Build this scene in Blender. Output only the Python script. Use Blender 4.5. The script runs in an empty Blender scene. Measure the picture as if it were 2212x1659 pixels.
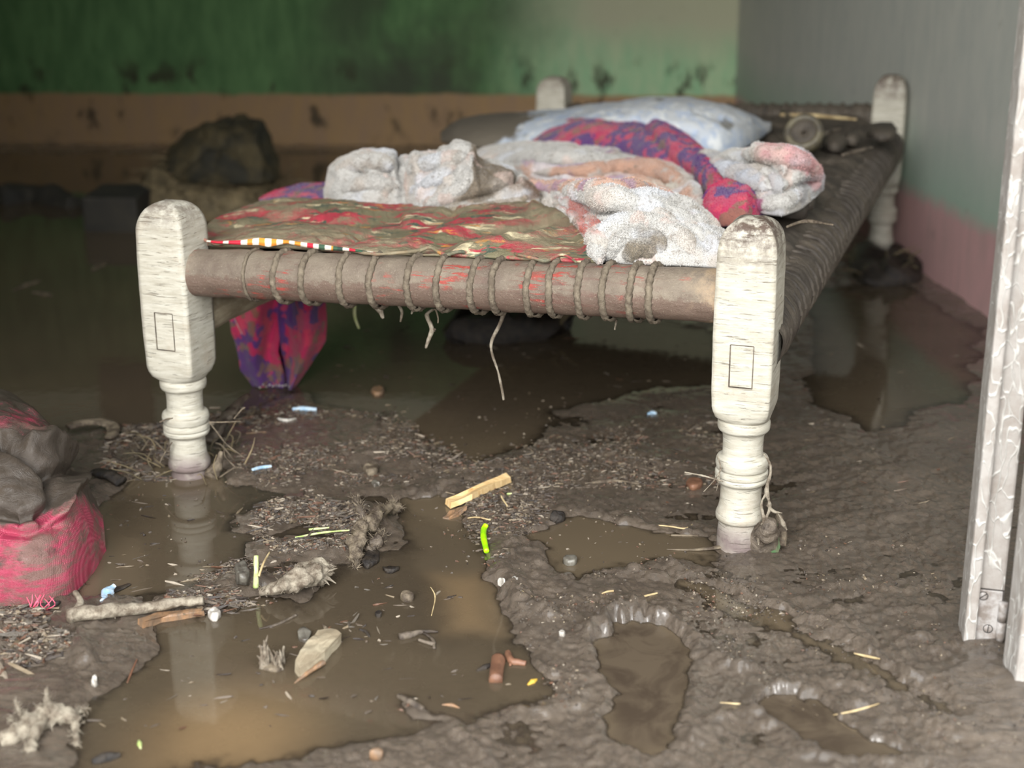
import bpy, bmesh, math, random
import numpy as np
from mathutils import Vector, Matrix
random.seed(7); rng = np.random.default_rng(7)
SC = bpy.context.scene
COL = SC.collection
# ---------------------------------------------------------------- camera
FPX, PITCH, ROLL, CAMH = 3154.8, 0.3081, -0.0041, 0.8937
CX, CY = 1106.0, 829.5
_fw = np.array([0, math.cos(PITCH), -math.sin(PITCH)])
_r0 = np.array([1.0, 0, 0]); _u0 = np.cross(_r0, _fw)
_R = _r0*math.cos(ROLL) + _u0*math.sin(ROLL)
_U = -_r0*math.sin(ROLL) + _u0*math.cos(ROLL)
CAM = np.array([0, 0, CAMH])
cd = bpy.data.cameras.new('camera'); cam = bpy.data.objects.new('camera', cd); COL.objects.link(cam)
cd.sensor_width = 36; cd.lens = FPX/2212*36; cd.clip_start = .02; cd.clip_end = 100
M = Matrix([[*(_R[k] for k in ()),]]) if False else Matrix.Identity(4)
for k in range(3):
    M[k][0] = _R[k]; M[k][1] = _U[k]; M[k][2] = -_fw[k]; M[k][3] = CAM[k]
cam.matrix_world = M
cd.dof.use_dof = True; cd.dof.focus_distance = 2.12; cd.dof.aperture_fstop = 3.0
SC.camera = cam
# ---------------------------------------------------------------- world, light, exposure
vs = SC.view_settings
SC.display_settings.display_device = 'sRGB'
vs.view_transform = 'Standard'; vs.look = 'None'; vs.gamma = 1.0; vs.use_curve_mapping = False
vs.exposure = 0.12
W = bpy.data.worlds.new('overcast_sky'); SC.world = W; W.use_nodes = True
nt = W.node_tree; bg = nt.nodes['Background']
tc = nt.nodes.new('ShaderNodeTexCoord'); sx = nt.nodes.new('ShaderNodeSeparateXYZ'); cr = nt.nodes.new('ShaderNodeValToRGB')
nt.links.new(tc.outputs['Generated'], sx.inputs[0]); nt.links.new(sx.outputs['Z'], cr.inputs[0]); nt.links.new(cr.outputs[0], bg.inputs[0])
cr.color_ramp.elements[0].color = (.25, .26, .24, 1); cr.color_ramp.elements[1].color = (.93, .97, 1, 1)
cr.color_ramp.elements[0].position = .0; cr.color_ramp.elements[1].position = .35
bg.inputs[1].default_value = 4.2
def area(name, loc, target, sx_, sy_, power, color):
    l = bpy.data.lights.new(name, 'AREA'); l.shape = 'RECTANGLE'; l.size = sx_; l.size_y = sy_; l.energy = power; l.color = color
    o = bpy.data.objects.new(name, l); COL.objects.link(o); o.location = loc
    o.rotation_euler = (Vector(target)-Vector(loc)).to_track_quat('-Z', 'Y').to_euler(); return o
area('daylight_from_yard', (-1.3, -2.6, 2.7), (0.25, 3.0, .3), 2.6, 2.0, 350, (1, .99, .97))
# ---------------------------------------------------------------- geometry helpers
def ray(px, py):
    return _fw*FPX + _R*(px-CX) - _U*(py-CY)
def Uz(px, py, z=0.0):
    d = ray(px, py); return CAM + d*((z-CAM[2])/d[2])
def Upl(px, py, n, c):                     # ray with plane n.P = c
    d = ray(px, py); return CAM + d*((c-n@CAM)/(n@d))
def Udist(px, py, dist):                   # ray at horizontal distance
    d = ray(px, py); return CAM + d*(dist/math.hypot(d[0], d[1]))
def project(P):
    d = P-CAM; z = d@_fw
    return CX+FPX*(d@_R)/z, CY-FPX*(d@_U)/z
YAW, TILT = 0.3368, 0.0317/0.9348
RF = np.array([0.3366, 2.0033, 0.0]); BW, BL = 0.9348, 2.0281
A_ = np.array([-math.cos(YAW), math.sin(YAW), 0]); B_ = np.array([math.sin(YAW), math.cos(YAW), 0])
def bed(i, j, z):                          # metres along front rail to the left, along the side rail, height
    return RF + A_*i + B_*j + np.array([0, 0, z-TILT*i])
def bed_plane(z):
    n = np.array([0, 0, 1.0]) + TILT*A_
    return n, n@(RF+np.array([0, 0, z]))
def Ubed(px, py, z):
    return Upl(px, py, *bed_plane(z))
def _h(ix, iy, iz, s):
    n = (ix*374761393 + iy*668265263 + iz*2147483647 + s*974634777) & 0xFFFFFFFF
    n = ((n ^ (n >> 13))*1274126177) & 0xFFFFFFFF
    return ((n ^ (n >> 16)) & 0xFFFF)/65535.0*2-1
def vn(P, s=0):                            # value noise -1..1
    P = np.asarray(P, float); f = np.floor(P).astype(np.int64); t = P-f; t = t*t*(3-2*t)
    x, y, z = f[..., 0], f[..., 1], f[..., 2]; r = 0
    for a in (0, 1):
        wa = t[..., 0] if a else 1-t[..., 0]
        for b in (0, 1):
            wb = t[..., 1] if b else 1-t[..., 1]
            for c in (0, 1):
                wc = t[..., 2] if c else 1-t[..., 2]
                r = r + wa*wb*wc*_h(x+a, y+b, z+c, s)
    return r
def fbm(P, sc=1.0, o=4, s=0, g=.5):
    P = np.asarray(P, float)*sc; r = 0; a = 1
    for k in range(o):
        r = r + a*vn(P, s+k*17); P = P*2.03+3.1; a *= g
    return r
def sst(a, b, x):
    t = np.clip((x-a)/(b-a), 0, 1); return t*t*(3-2*t)
def seg_dist(x, y, poly, closed):
    best = np.full(x.shape, 1e9); n = len(poly)
    for k in range(n if closed else n-1):
        (x0, y0), (x1, y1) = poly[k][:2], poly[(k+1) % n][:2]
        dx, dy = x1-x0, y1-y0; L = dx*dx+dy*dy+1e-12
        t = np.clip(((x-x0)*dx+(y-y0)*dy)/L, 0, 1)
        best = np.minimum(best, np.hypot(x-x0-t*dx, y-y0-t*dy))
    return best
def sdf(x, y, poly):                       # negative inside
    d = seg_dist(x, y, poly, True); ins = np.zeros(x.shape, bool); n = len(poly)
    for k in range(n):
        (x0, y0), (x1, y1) = poly[k], poly[(k+1) % n]
        c = ((y0 > y) != (y1 > y)) & (x < (x1-x0)*(y-y0)/(y1-y0+1e-12)+x0)
        ins ^= c
    return np.where(ins, -d, d)
def lin(c):
    c = np.asarray(c, float)/255.0
    return np.where(c <= .04045, c/12.92, ((c+.055)/1.055)**2.4)
def rgba(c): return (*[float(v) for v in lin(c)], 1.0)
def mesh(name, V, F, mat, parent=None, smooth=True, col=None, uv=None):
    V = np.asarray(V, np.float32).reshape(-1, 3)
    me = bpy.data.meshes.new(name)
    if isinstance(F, np.ndarray):
        nF, k = F.shape
        me.vertices.add(len(V)); me.vertices.foreach_set('co', V.ravel())
        me.loops.add(nF*k); me.loops.foreach_set('vertex_index', F.astype(np.int32).ravel())
        me.polygons.add(nF); me.polygons.foreach_set('loop_start', np.arange(0, nF*k, k, dtype=np.int32))
        me.update(calc_edges=True)
    else:
        me.from_pydata([tuple(map(float, v)) for v in V], [], [tuple(int(q) for q in f) for f in F]); me.update()
        bm_ = bmesh.new(); bm_.from_mesh(me); bmesh.ops.recalc_face_normals(bm_, faces=bm_.faces); bm_.to_mesh(me); bm_.free()
    me.validate()
    me.polygons.foreach_set('use_smooth', np.full(len(me.polygons), bool(smooth)))
    if col is not None:
        ca = me.color_attributes.new('Col', 'FLOAT_COLOR', 'POINT')
        c4 = np.ones((len(V), 4), np.float32); c4[:, :3] = np.asarray(col).reshape(-1, 3)
        ca.data.foreach_set('color', c4.ravel())
    if mat: me.materials.append(mat)
    o = bpy.data.objects.new(name, me); COL.objects.link(o)
    if parent is not None:
        o.parent = parent; o.matrix_parent_inverse = Matrix.Identity(4)
        o.location = -parent.location if parent.parent is None else (0, 0, 0)
    return o
def tag(o, label=None, cat=None, group=None, kind=None):
    if label: o['label'] = label
    if cat: o['category'] = cat
    if group: o['group'] = group
    if kind: o['kind'] = kind
    return o
def empty(name, loc, label=None, cat=None, group=None):
    o = bpy.data.objects.new(name, None); COL.objects.link(o); o.location = tuple(map(float, loc)); o.empty_display_size = .05
    return tag(o, label, cat, group)
def grid_faces(nu, nv, wrapu=False, wrapv=False, off=0):
    u = np.arange(nu if wrapu else nu-1); v = np.arange(nv if wrapv else nv-1)
    U, Vv = np.meshgrid(u, v, indexing='ij'); U2 = (U+1) % nu; V2 = (Vv+1) % nv
    return np.stack([U*nv+Vv, U2*nv+Vv, U2*nv+V2, U*nv+V2], -1).reshape(-1, 4)+off
def gnorm(P, wrapv=False):
    du = np.gradient(P, axis=0)
    dv = (np.roll(P, -1, 1)-np.roll(P, 1, 1))/2 if wrapv else np.gradient(P, axis=1)
    n = np.cross(du, dv); return n/(np.linalg.norm(n, axis=-1, keepdims=True)+1e-12)
def smooth_path(pts, n):
    pts = np.asarray(pts, float); m = len(pts)
    if m == 2:
        t = np.linspace(0, 1, n)[:, None]; return pts[0]*(1-t)+pts[1]*t
    t = np.linspace(0, m-1-1e-6, n); k = t.astype(int); f = (t-k)[:, None]
    g = lambda q: pts[np.clip(q, 0, m-1)]
    p0, p1, p2, p3 = g(k-1), g(k), g(k+1), g(k+2)
    return .5*((2*p1)+(p2-p0)*f+(2*p0-5*p1+4*p2-p3)*f*f+(3*p1-p0-3*p2+p3)*f**3)
def tube_vf(pts, rad, n=24, sides=10, rough=0.0, seed=0, flat=1.0, off=0, sc=60):
    P = smooth_path(pts, n); rad = np.asarray(rad, float)
    r = np.interp(np.linspace(0, 1, n), np.linspace(0, 1, len(rad)), rad) if rad.ndim else np.full(n, float(rad))
    T = np.gradient(P, axis=0); T /= np.linalg.norm(T, axis=1, keepdims=True)+1e-12
    up = np.array([0, 0, 1.0])
    if abs(T[:, 2]).mean() > .8: up = np.array([1.0, .2, 0])
    X = np.cross(T, up); X /= np.linalg.norm(X, axis=1, keepdims=True)+1e-9; Y = np.cross(X, T)
    a = np.linspace(0, 2*math.pi, sides, endpoint=False)
    rr = r[:, None, None]*np.ones((1, sides, 1))
    V = P[:, None]+rr*(np.cos(a)[None, :, None]*X[:, None]+flat*np.sin(a)[None, :, None]*Y[:, None])
    if rough: V = P[:, None]+(V-P[:, None])*(1+rough*fbm(V, sc, 3, seed))[..., None]
    V = V.reshape(-1, 3); F = grid_faces(n, sides, wrapv=True).tolist()
    nb = len(V); V = np.vstack([V, P[:1], P[-1:]])
    F += [[(k+1) % sides, k, nb] for k in range(sides)]
    F += [[(n-1)*sides+k, (n-1)*sides+(k+1) % sides, nb+1] for k in range(sides)]
    return V, [[q+off for q in f] for f in F]
def tube(name, pts, rad, mat, parent=None, **k):
    V, F = tube_vf(pts, rad, **k); return mesh(name, V, F, mat, parent)
def box_vf(c, ax, ay, az, off=0):
    c, ax, ay, az = map(np.asarray, (c, ax, ay, az))
    V = [c+sx_*ax+sy_*ay+sz*az for sx_ in (-1, 1) for sy_ in (-1, 1) for sz in (-1, 1)]
    F = [[0, 1, 3, 2], [4, 6, 7, 5], [0, 4, 5, 1], [2, 3, 7, 6], [0, 2, 6, 4], [1, 5, 7, 3]]
    return np.array(V), [[q+off for q in f] for f in F]
def bevel(o, w, seg=2):
    m = o.modifiers.new('bevel', 'BEVEL'); m.width = w; m.segments = seg; m.limit_method = 'ANGLE'; return o
def box(name, c, ax, ay, az, mat, parent=None, bw=.002):
    V, F = box_vf(c, ax, ay, az); o = mesh(name, V, F, mat, parent, smooth=False)
    if bw: bevel(o, bw)
    return o
# ---------------------------------------------------------------- materials
class NB:
    def __init__(s, name):
        s.m = bpy.data.materials.new(name); s.m.use_nodes = True; s.t = s.m.node_tree; s.b = s.t.nodes['Principled BSDF']
        s.co = s.t.nodes.new('ShaderNodeTexCoord').outputs['Object']
    def n(s, k, **kw):
        q = s.t.nodes.new(k)
        for a, v in kw.items(): setattr(q, a, v)
        return q
    def l(s, a, b): s.t.links.new(a, b)
    def map(s, scale=(1, 1, 1), rot=(0, 0, 0), src=None):
        q = s.n('ShaderNodeMapping'); q.inputs['Scale'].default_value = scale; q.inputs['Rotation'].default_value = rot
        s.l(src or s.co, q.inputs[0]); return q.outputs[0]
    def noise(s, sc, det=6, rough=.6, vec=None, dist=0):
        q = s.n('ShaderNodeTexNoise'); q.inputs['Scale'].default_value = sc; q.inputs['Detail'].default_value = det
        q.inputs['Roughness'].default_value = rough; q.inputs['Distortion'].default_value = dist
        s.l(vec or s.co, q.inputs['Vector']); return q.outputs[0]
    def voro(s, sc, vec=None, feature='F1'):
        q = s.n('ShaderNodeTexVoronoi', feature=feature); q.inputs['Scale'].default_value = sc; s.l(vec or s.co, q.inputs['Vector']); return q.outputs[0]
    def ramp(s, src, stops):
        q = s.n('ShaderNodeValToRGB'); e = q.color_ramp.elements
        while len(e) < len(stops): e.new(.5)
        for k, (p, c) in enumerate(stops):
            e[k].position = p; e[k].color = (c, c, c, 1) if np.isscalar(c) else rgba(c)
        s.l(src, q.inputs[0]); return q.outputs[0]
    def mix(s, f, a, b, mode='MIX'):
        q = s.n('ShaderNodeMix', data_type='RGBA', blend_type=mode)
        for v, k in ((f, 0), (a, 6), (b, 7)):
            if hasattr(v, 'links'): s.l(v, q.inputs[k])
            elif k == 0: q.inputs[0].default_value = v
            else: q.inputs[k].default_value = rgba(v)
        return q.outputs[2]
    def math(s, op, a, b=0.0):
        q = s.n('ShaderNodeMath', operation=op)
        for k, v in ((0, a), (1, b)):
            if hasattr(v, 'links'): s.l(v, q.inputs[k])
            else: q.inputs[k].default_value = v
        return q.outputs[0]
    def sep(s, k, src=None):
        q = s.n('ShaderNodeSeparateXYZ'); s.l(src or s.co, q.inputs[0]); return q.outputs[k]
    def vcol(s):
        q = s.n('ShaderNodeVertexColor', layer_name='Col'); return q.outputs[0]
    def color(s, c):
        if hasattr(c, 'links'): s.l(c, s.b.inputs['Base Color'])
        else: s.b.inputs['Base Color'].default_value = rgba(c)
    def rough(s, r):
        if hasattr(r, 'links'): s.l(r, s.b.inputs['Roughness'])
        else: s.b.inputs['Roughness'].default_value = r
    def bump(s, h, dist=.002, st=1.0, prev=None):
        q = s.n('ShaderNodeBump'); q.inputs['Distance'].default_value = dist; q.inputs['Strength'].default_value = st
        s.l(h, q.inputs['Height'])
        if prev is not None: s.l(prev, q.inputs['Normal'])
        s.l(q.outputs[0], s.b.inputs['Normal']); return q.outputs[0]
MUD, MUDD, MUDL = (112, 97, 82), (74, 64, 55), (140, 126, 108)

def m_mud():
    b = NB('wet_mud'); n1 = b.noise(5, 8, .62); n2 = b.noise(60, 6, .7)
    c = b.mix(b.ramp(n1, [(.35, 0.), (.7, 1.)]), (106, 92, 78), (132, 116, 100))
    c = b.mix(b.ramp(n2, [(.45, 0.), (.75, .7)]), c, (66, 56, 47))
    c = b.mix(b.ramp(b.noise(420, 3, .6), [(.62, 0.), (.72, .55)]), c, (142, 126, 106)); b.color(c)
    b.rough(b.ramp(b.noise(9, 6, .65), [(.35, .14), (.62, .34)])); b.b.inputs['Specular IOR Level'].default_value = .8; b.b.inputs['Coat Weight'].default_value = .8; b.b.inputs['Coat Roughness'].default_value = .12; b.b.inputs['Coat IOR'].default_value = 1.45
    fl = b.noise(28, 7, .62, vec=b.map((.7, 3.2, 1)), dist=1.2)
    p = b.bump(fl, .012, .6); p = b.bump(b.noise(90, 8, .75), .012, .8, p); p = b.bump(b.noise(230, 6, .8), .006, .9, p)
    b.bump(b.noise(600, 3, .7), .0018, .7, p); return b.m
def m_water():
    b = NB('turbid_water'); c = b.mix(b.ramp(b.noise(1.6, 4, .5), [(.35, 0.), (.65, 1.)]), (85, 74, 60), (99, 86, 68))
    v = b.vcol(); sp = b.n('ShaderNodeSeparateColor'); b.l(v, sp.inputs[0])
    c = b.mix(sp.outputs[1], c, (134, 110, 80)); c = b.mix(sp.outputs[2], c, b.mix(b.ramp(b.noise(16, 6, .6, dist=1.), [(.4, 0.), (.6, 1.)]), (66, 56, 46), (84, 73, 60))); b.color(c)
    b.rough(.04); b.b.inputs['IOR'].default_value = 1.42
    b.bump(b.noise(9, 3, .5), .0015, .25)
    tr = b.n('ShaderNodeBsdfTransparent'); gl = b.n('ShaderNodeBsdfGlossy'); gl.inputs['Roughness'].default_value = .04
    fr = b.n('ShaderNodeFresnel'); fr.inputs[0].default_value = 1.36
    thin = b.n('ShaderNodeMixShader'); b.l(fr.outputs[0], thin.inputs[0]); b.l(tr.outputs[0], thin.inputs[1]); b.l(gl.outputs[0], thin.inputs[2])
    mx = b.n('ShaderNodeMixShader'); b.l(sp.outputs[0], mx.inputs[0])
    b.l(thin.outputs[0], mx.inputs[1]); b.l(b.b.outputs[0], mx.inputs[2])
    b.l(mx.outputs[0], b.t.nodes['Material Output'].inputs[0]); return b.m
def m_legwood():
    b = NB('whitewashed_wood'); z = b.sep(2)
    g = b.noise(30, 7, .65, vec=b.map((.7, .7, 5)))
    c = b.mix(b.ramp(g, [(.36, 0.), (.66, 1.)]), (166, 159, 143), (192, 187, 173))
    c = b.mix(b.ramp(b.noise(11, 7, .7), [(.56, 0.), (.74, .6)]), c, (158, 140, 120))
    topm = b.math('MULTIPLY', b.ramp(z, [(.415, 0.), (.485, 1.)]), b.ramp(b.noise(50, 7, .78), [(.38, 0.), (.56, 1.)]))
    c = b.mix(topm, c, (84, 68, 58))
    lo = b.math('MULTIPLY', b.ramp(z, [(.025, 1.), (.05, 0.)]), b.ramp(b.noise(30, 5, .6), [(.3, .5), (.55, 1.)]))
    c = b.mix(lo, c, (118, 104, 100))
    cr = b.ramp(b.noise(46, 8, .72, vec=b.map((.55, .55, 9))), [(.35, 0.), (.41, 1.)])
    top2 = b.ramp(z, [(.16, .25), (.45, 1.)])
    dk = b.math('MULTIPLY', b.math('SUBTRACT', 1.0, cr), top2)
    c = b.mix(dk, c, (140, 124, 106)); b.color(c); b.rough(.62)
    p = b.bump(cr, .0016, .7); b.bump(b.noise(160, 6, .72), .0012, .6, p); return b.m
def m_railwood():
    b = NB('muddy_red_rail_wood'); rot = (0, 0, YAW)
    n = b.noise(9, 8, .72)
    c = b.mix(b.ramp(n, [(.4, 0.), (.62, 1.)]), (106, 92, 80), (134, 122, 106))
    gr = b.noise(26, 7, .68, vec=b.map((.5, 1.6, 6), rot=rot))
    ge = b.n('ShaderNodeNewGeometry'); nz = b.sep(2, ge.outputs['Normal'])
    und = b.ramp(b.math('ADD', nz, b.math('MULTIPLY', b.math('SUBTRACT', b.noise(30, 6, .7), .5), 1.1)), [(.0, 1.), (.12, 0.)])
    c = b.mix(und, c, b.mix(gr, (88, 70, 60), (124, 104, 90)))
    endw = b.math('MULTIPLY', b.ramp(b.math('SUBTRACT', b.sep(0), .235), [(.0, 0.), (.05, 1.)]), b.ramp(b.noise(18, 6, .7), [(.45, 0.), (.58, .9)])); c = b.mix(endw, c, (168, 144, 116))
    big = b.ramp(b.noise(6.5, 5, .6), [(.46, 0.), (.6, 1.)])
    c = b.mix(b.math('MULTIPLY', b.ramp(gr, [(.48, 0.), (.58, .8)]), big), c, (100, 64, 56))
    rd = b.math('MULTIPLY', b.ramp(b.noise(13, 4, .6), [(.55, 0.), (.62, 1.)]), b.ramp(gr, [(.52, 0.), (.58, .85)]))
    c = b.mix(rd, c, (164, 66, 56))
    c = b.mix(b.ramp(b.noise(330, 4, .7), [(.58, 0.), (.7, .6)]), c, (160, 148, 128)); b.color(c); b.rough(.5)
    p = b.bump(b.noise(45, 8, .75), .005, .6); p = b.bump(b.noise(260, 5, .75), .002, .8, p); b.bump(gr, .0015, .4, p); return b.m
def m_simple(name, c1, c2, sc=20, rough=.6, bs=80, bd=.002, bst=.7, thr=(.4, .6), stretch=(1, 1, 1), spec=.5):
    b = NB(name); b.color(b.mix(b.ramp(b.noise(sc, 7, .65, vec=b.map(stretch)), [(thr[0], 0.), (thr[1], 1.)]), c1, c2)); b.rough(rough)
    b.b.inputs['Specular IOR Level'].default_value = spec
    b.bump(b.noise(bs, 6, .7, vec=b.map(stretch)), bd, bst); return b.m
def m_vcol(name, rough=.9, bs=250, bd=.002, st=.6, sheen=0., mudmix=None):
    b = NB(name); c = b.vcol()
    if mudmix: c = b.mix(b.ramp(b.noise(mudmix[0], 7, .7), [(mudmix[1], 0.), (mudmix[2], 1.)]), c, MUD)
    b.color(c); b.rough(rough); b.bump(b.noise(bs, 4, .7), bd, st); b.b.inputs['Sheen Weight'].default_value = sheen; return b.m
def m_wall(which):
    b = NB('limewash_paint_'+which); z = b.sep(2); x = b.sep(0)
    z2 = b.math('ADD', z, b.math('MULTIPLY', b.math('SUBTRACT', b.noise(9, 4, .6), .5), .025))
    streak = b.noise(7, 7, .65, vec=b.map((3.2, 3.2, .8)))
    if which == 'back':
        g = b.mix(b.ramp(streak, [(.35, 0.), (.65, 1.)]), (74, 108, 66), (96, 132, 84))
        pale_green = b.mix(b.ramp(streak, [(.35, 0.), (.65, 1.)]), (134, 176, 136), (164, 186, 148))  # paler green for the right part of the wall
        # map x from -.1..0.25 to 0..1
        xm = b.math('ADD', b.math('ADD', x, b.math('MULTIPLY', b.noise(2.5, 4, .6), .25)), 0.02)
        g = b.mix(b.ramp(xm, [(.02, 0.), (.38, 1.)]), g, pale_green)
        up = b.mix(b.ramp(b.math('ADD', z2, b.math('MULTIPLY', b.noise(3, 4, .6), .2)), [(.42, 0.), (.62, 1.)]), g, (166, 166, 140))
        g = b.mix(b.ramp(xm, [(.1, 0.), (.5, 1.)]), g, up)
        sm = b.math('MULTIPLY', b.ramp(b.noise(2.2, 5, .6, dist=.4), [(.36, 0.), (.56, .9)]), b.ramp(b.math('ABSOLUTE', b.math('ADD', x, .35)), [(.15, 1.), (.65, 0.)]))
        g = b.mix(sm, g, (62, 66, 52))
        band = b.mix(b.ramp(streak, [(.3, 0.), (.7, 1.)]), (158, 128, 88), (146, 120, 96))
        # blotches along the paint line
        bl = b.ramp(b.noise(6.5, 5, .6, vec=b.map((1.4, 1, .8))), [(.56, 0.), (.63, .85)])
        zr = b.ramp(b.math('ABSOLUTE', b.math('SUBTRACT', z, .18)), [(.1, 1.), (.2, 0.)])
        c = b.mix(b.ramp(z2, [(.205, 0.), (.213, 1.)]), band, g)
        c = b.mix(b.math('MULTIPLY', bl, zr), c, (52, 46, 32))
        hi = b.mix(b.ramp(streak, [(.35, 0.), (.65, 1.)]), (176, 200, 178), (196, 206, 190))
        c = b.mix(b.math('GREATER_THAN', z, 1.1), c, hi)
    else:
        g = b.mix(b.ramp(streak, [(.35, 0.), (.65, 1.)]), (172, 174, 166), (184, 184, 174))
        g = b.mix(b.ramp(b.math('ADD', z2, b.math('MULTIPLY', b.noise(3, 4, .6), .15)), [(.26, 0.), (.48, 1.)]), (146, 168, 150), g)
        band = b.mix(b.ramp(streak, [(.3, 0.), (.7, 1.)]), (190, 148, 146), (172, 140, 136))
        z3 = b.math('ADD', z, b.math('MULTIPLY', b.math('SUBTRACT', b.noise(12, 5, .7), .5), .06))
        c = b.mix(b.ramp(z3, [(.18, 0.), (.225, 1.)]), band, g)
    c = b.mix(b.ramp(b.noise(14, 8, .75), [(.6, 0.), (.8, .5)]), c, (90, 84, 70))
    b.color(c); b.rough(.85); b.bump(b.noise(30, 7, .65), .004, .5); return b.m
def m_quilt():
    b = NB('muddy_floral_quilt'); v = b.map((1, 2.6, 2.0), rot=(0, 0, YAW-.35))
    wv = b.n('ShaderNodeTexNoise'); wv.inputs['Scale'].default_value = 9; b.l(v, wv.inputs['Vector'])
    w = b.mix(.10, v, wv.outputs['Color'], 'ADD')
    def th(sc, a, c_, off):
        q = b.n('ShaderNodeMapping'); q.inputs['Location'].default_value = (off, off*1.7, off*.3); b.l(w, q.inputs[0])
        return b.ramp(b.noise(sc, 4, .55, vec=q.outputs[0]), [(a, 0.), (c_, 1.)])
    c = b.mix(th(11, .47, .52, 0), (112, 106, 80), (176, 38, 64))
    c = b.mix(th(16, .59, .62, 5), c, (222, 206, 168))
    c = b.mix(th(20, .62, .67, 9), c, (206, 138, 62))
    c = b.mix(th(17, .58, .62, 14), c, (58, 78, 66))
    mud = b.math('ADD', b.noise(5.5, 8, .7), b.math('MULTIPLY', b.noise(60, 5, .75), .3))
    mm = b.ramp(mud, [(.57, .10), (.73, .95)])
    c = b.mix(mm, c, (134, 122, 98)); c = b.mix(b.ramp(b.noise(330, 3, .65), [(.60, 0.), (.70, .6)]), c, (158, 146, 120))
    b.color(c); b.rough(.65)
    p = b.bump(mm, .003, .7); p = b.bump(b.noise(90, 7, .75), .003, .6, p); b.bump(b.noise(330, 4, .75), .0016, .7, p); return b.m
def m_weave():
    b = NB('red_woven_sack'); 
    a = b.n('ShaderNodeTexWave'); a.inputs['Scale'].default_value = 170; a.wave_type = 'BANDS'; a.bands_direction = 'Z'; b.l(b.co, a.inputs['Vector'])
    a2 = b.n('ShaderNodeTexWave'); a2.inputs['Scale'].default_value = 170; a2.bands_direction = 'X'; b.l(b.co, a2.inputs['Vector'])
    wv = b.math('MULTIPLY', a.outputs[1], a2.outputs[1])
    c = b.mix(wv, (150, 44, 70), (206, 96, 118)); c = b.mix(b.ramp(b.noise(14, 7, .7, vec=b.map((1, 1, 3.5))), [(.43, 0.), (.57, .85)]), c, (104, 90, 78))
    v = b.vcol(); sp = b.n('ShaderNodeSeparateColor'); b.l(v, sp.inputs[0])
    mud = b.math('ADD', b.math('ADD', sp.outputs[0], b.math('MULTIPLY', b.math('SUBTRACT', b.noise(16, 8, .75), .5), 1.5)), 0)
    mm = b.ramp(mud, [(.42, 0.), (.6, 1.)])
    c = b.mix(mm, c, b.mix(b.noise(30, 5, .7), (84, 74, 65), (56, 49, 42))); b.color(c)
    b.rough(b.ramp(b.noise(20, 4, .6), [(.3, .25), (.7, .5)]))
    wm = b.math('MULTIPLY', wv, b.math('SUBTRACT', 1.0, mm)); p = b.bump(wm, .0012, .5); p = b.bump(mm, .003, .6, p); b.bump(b.noise(50, 8, .72, dist=.8), .006, .7, p); return b.m
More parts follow.
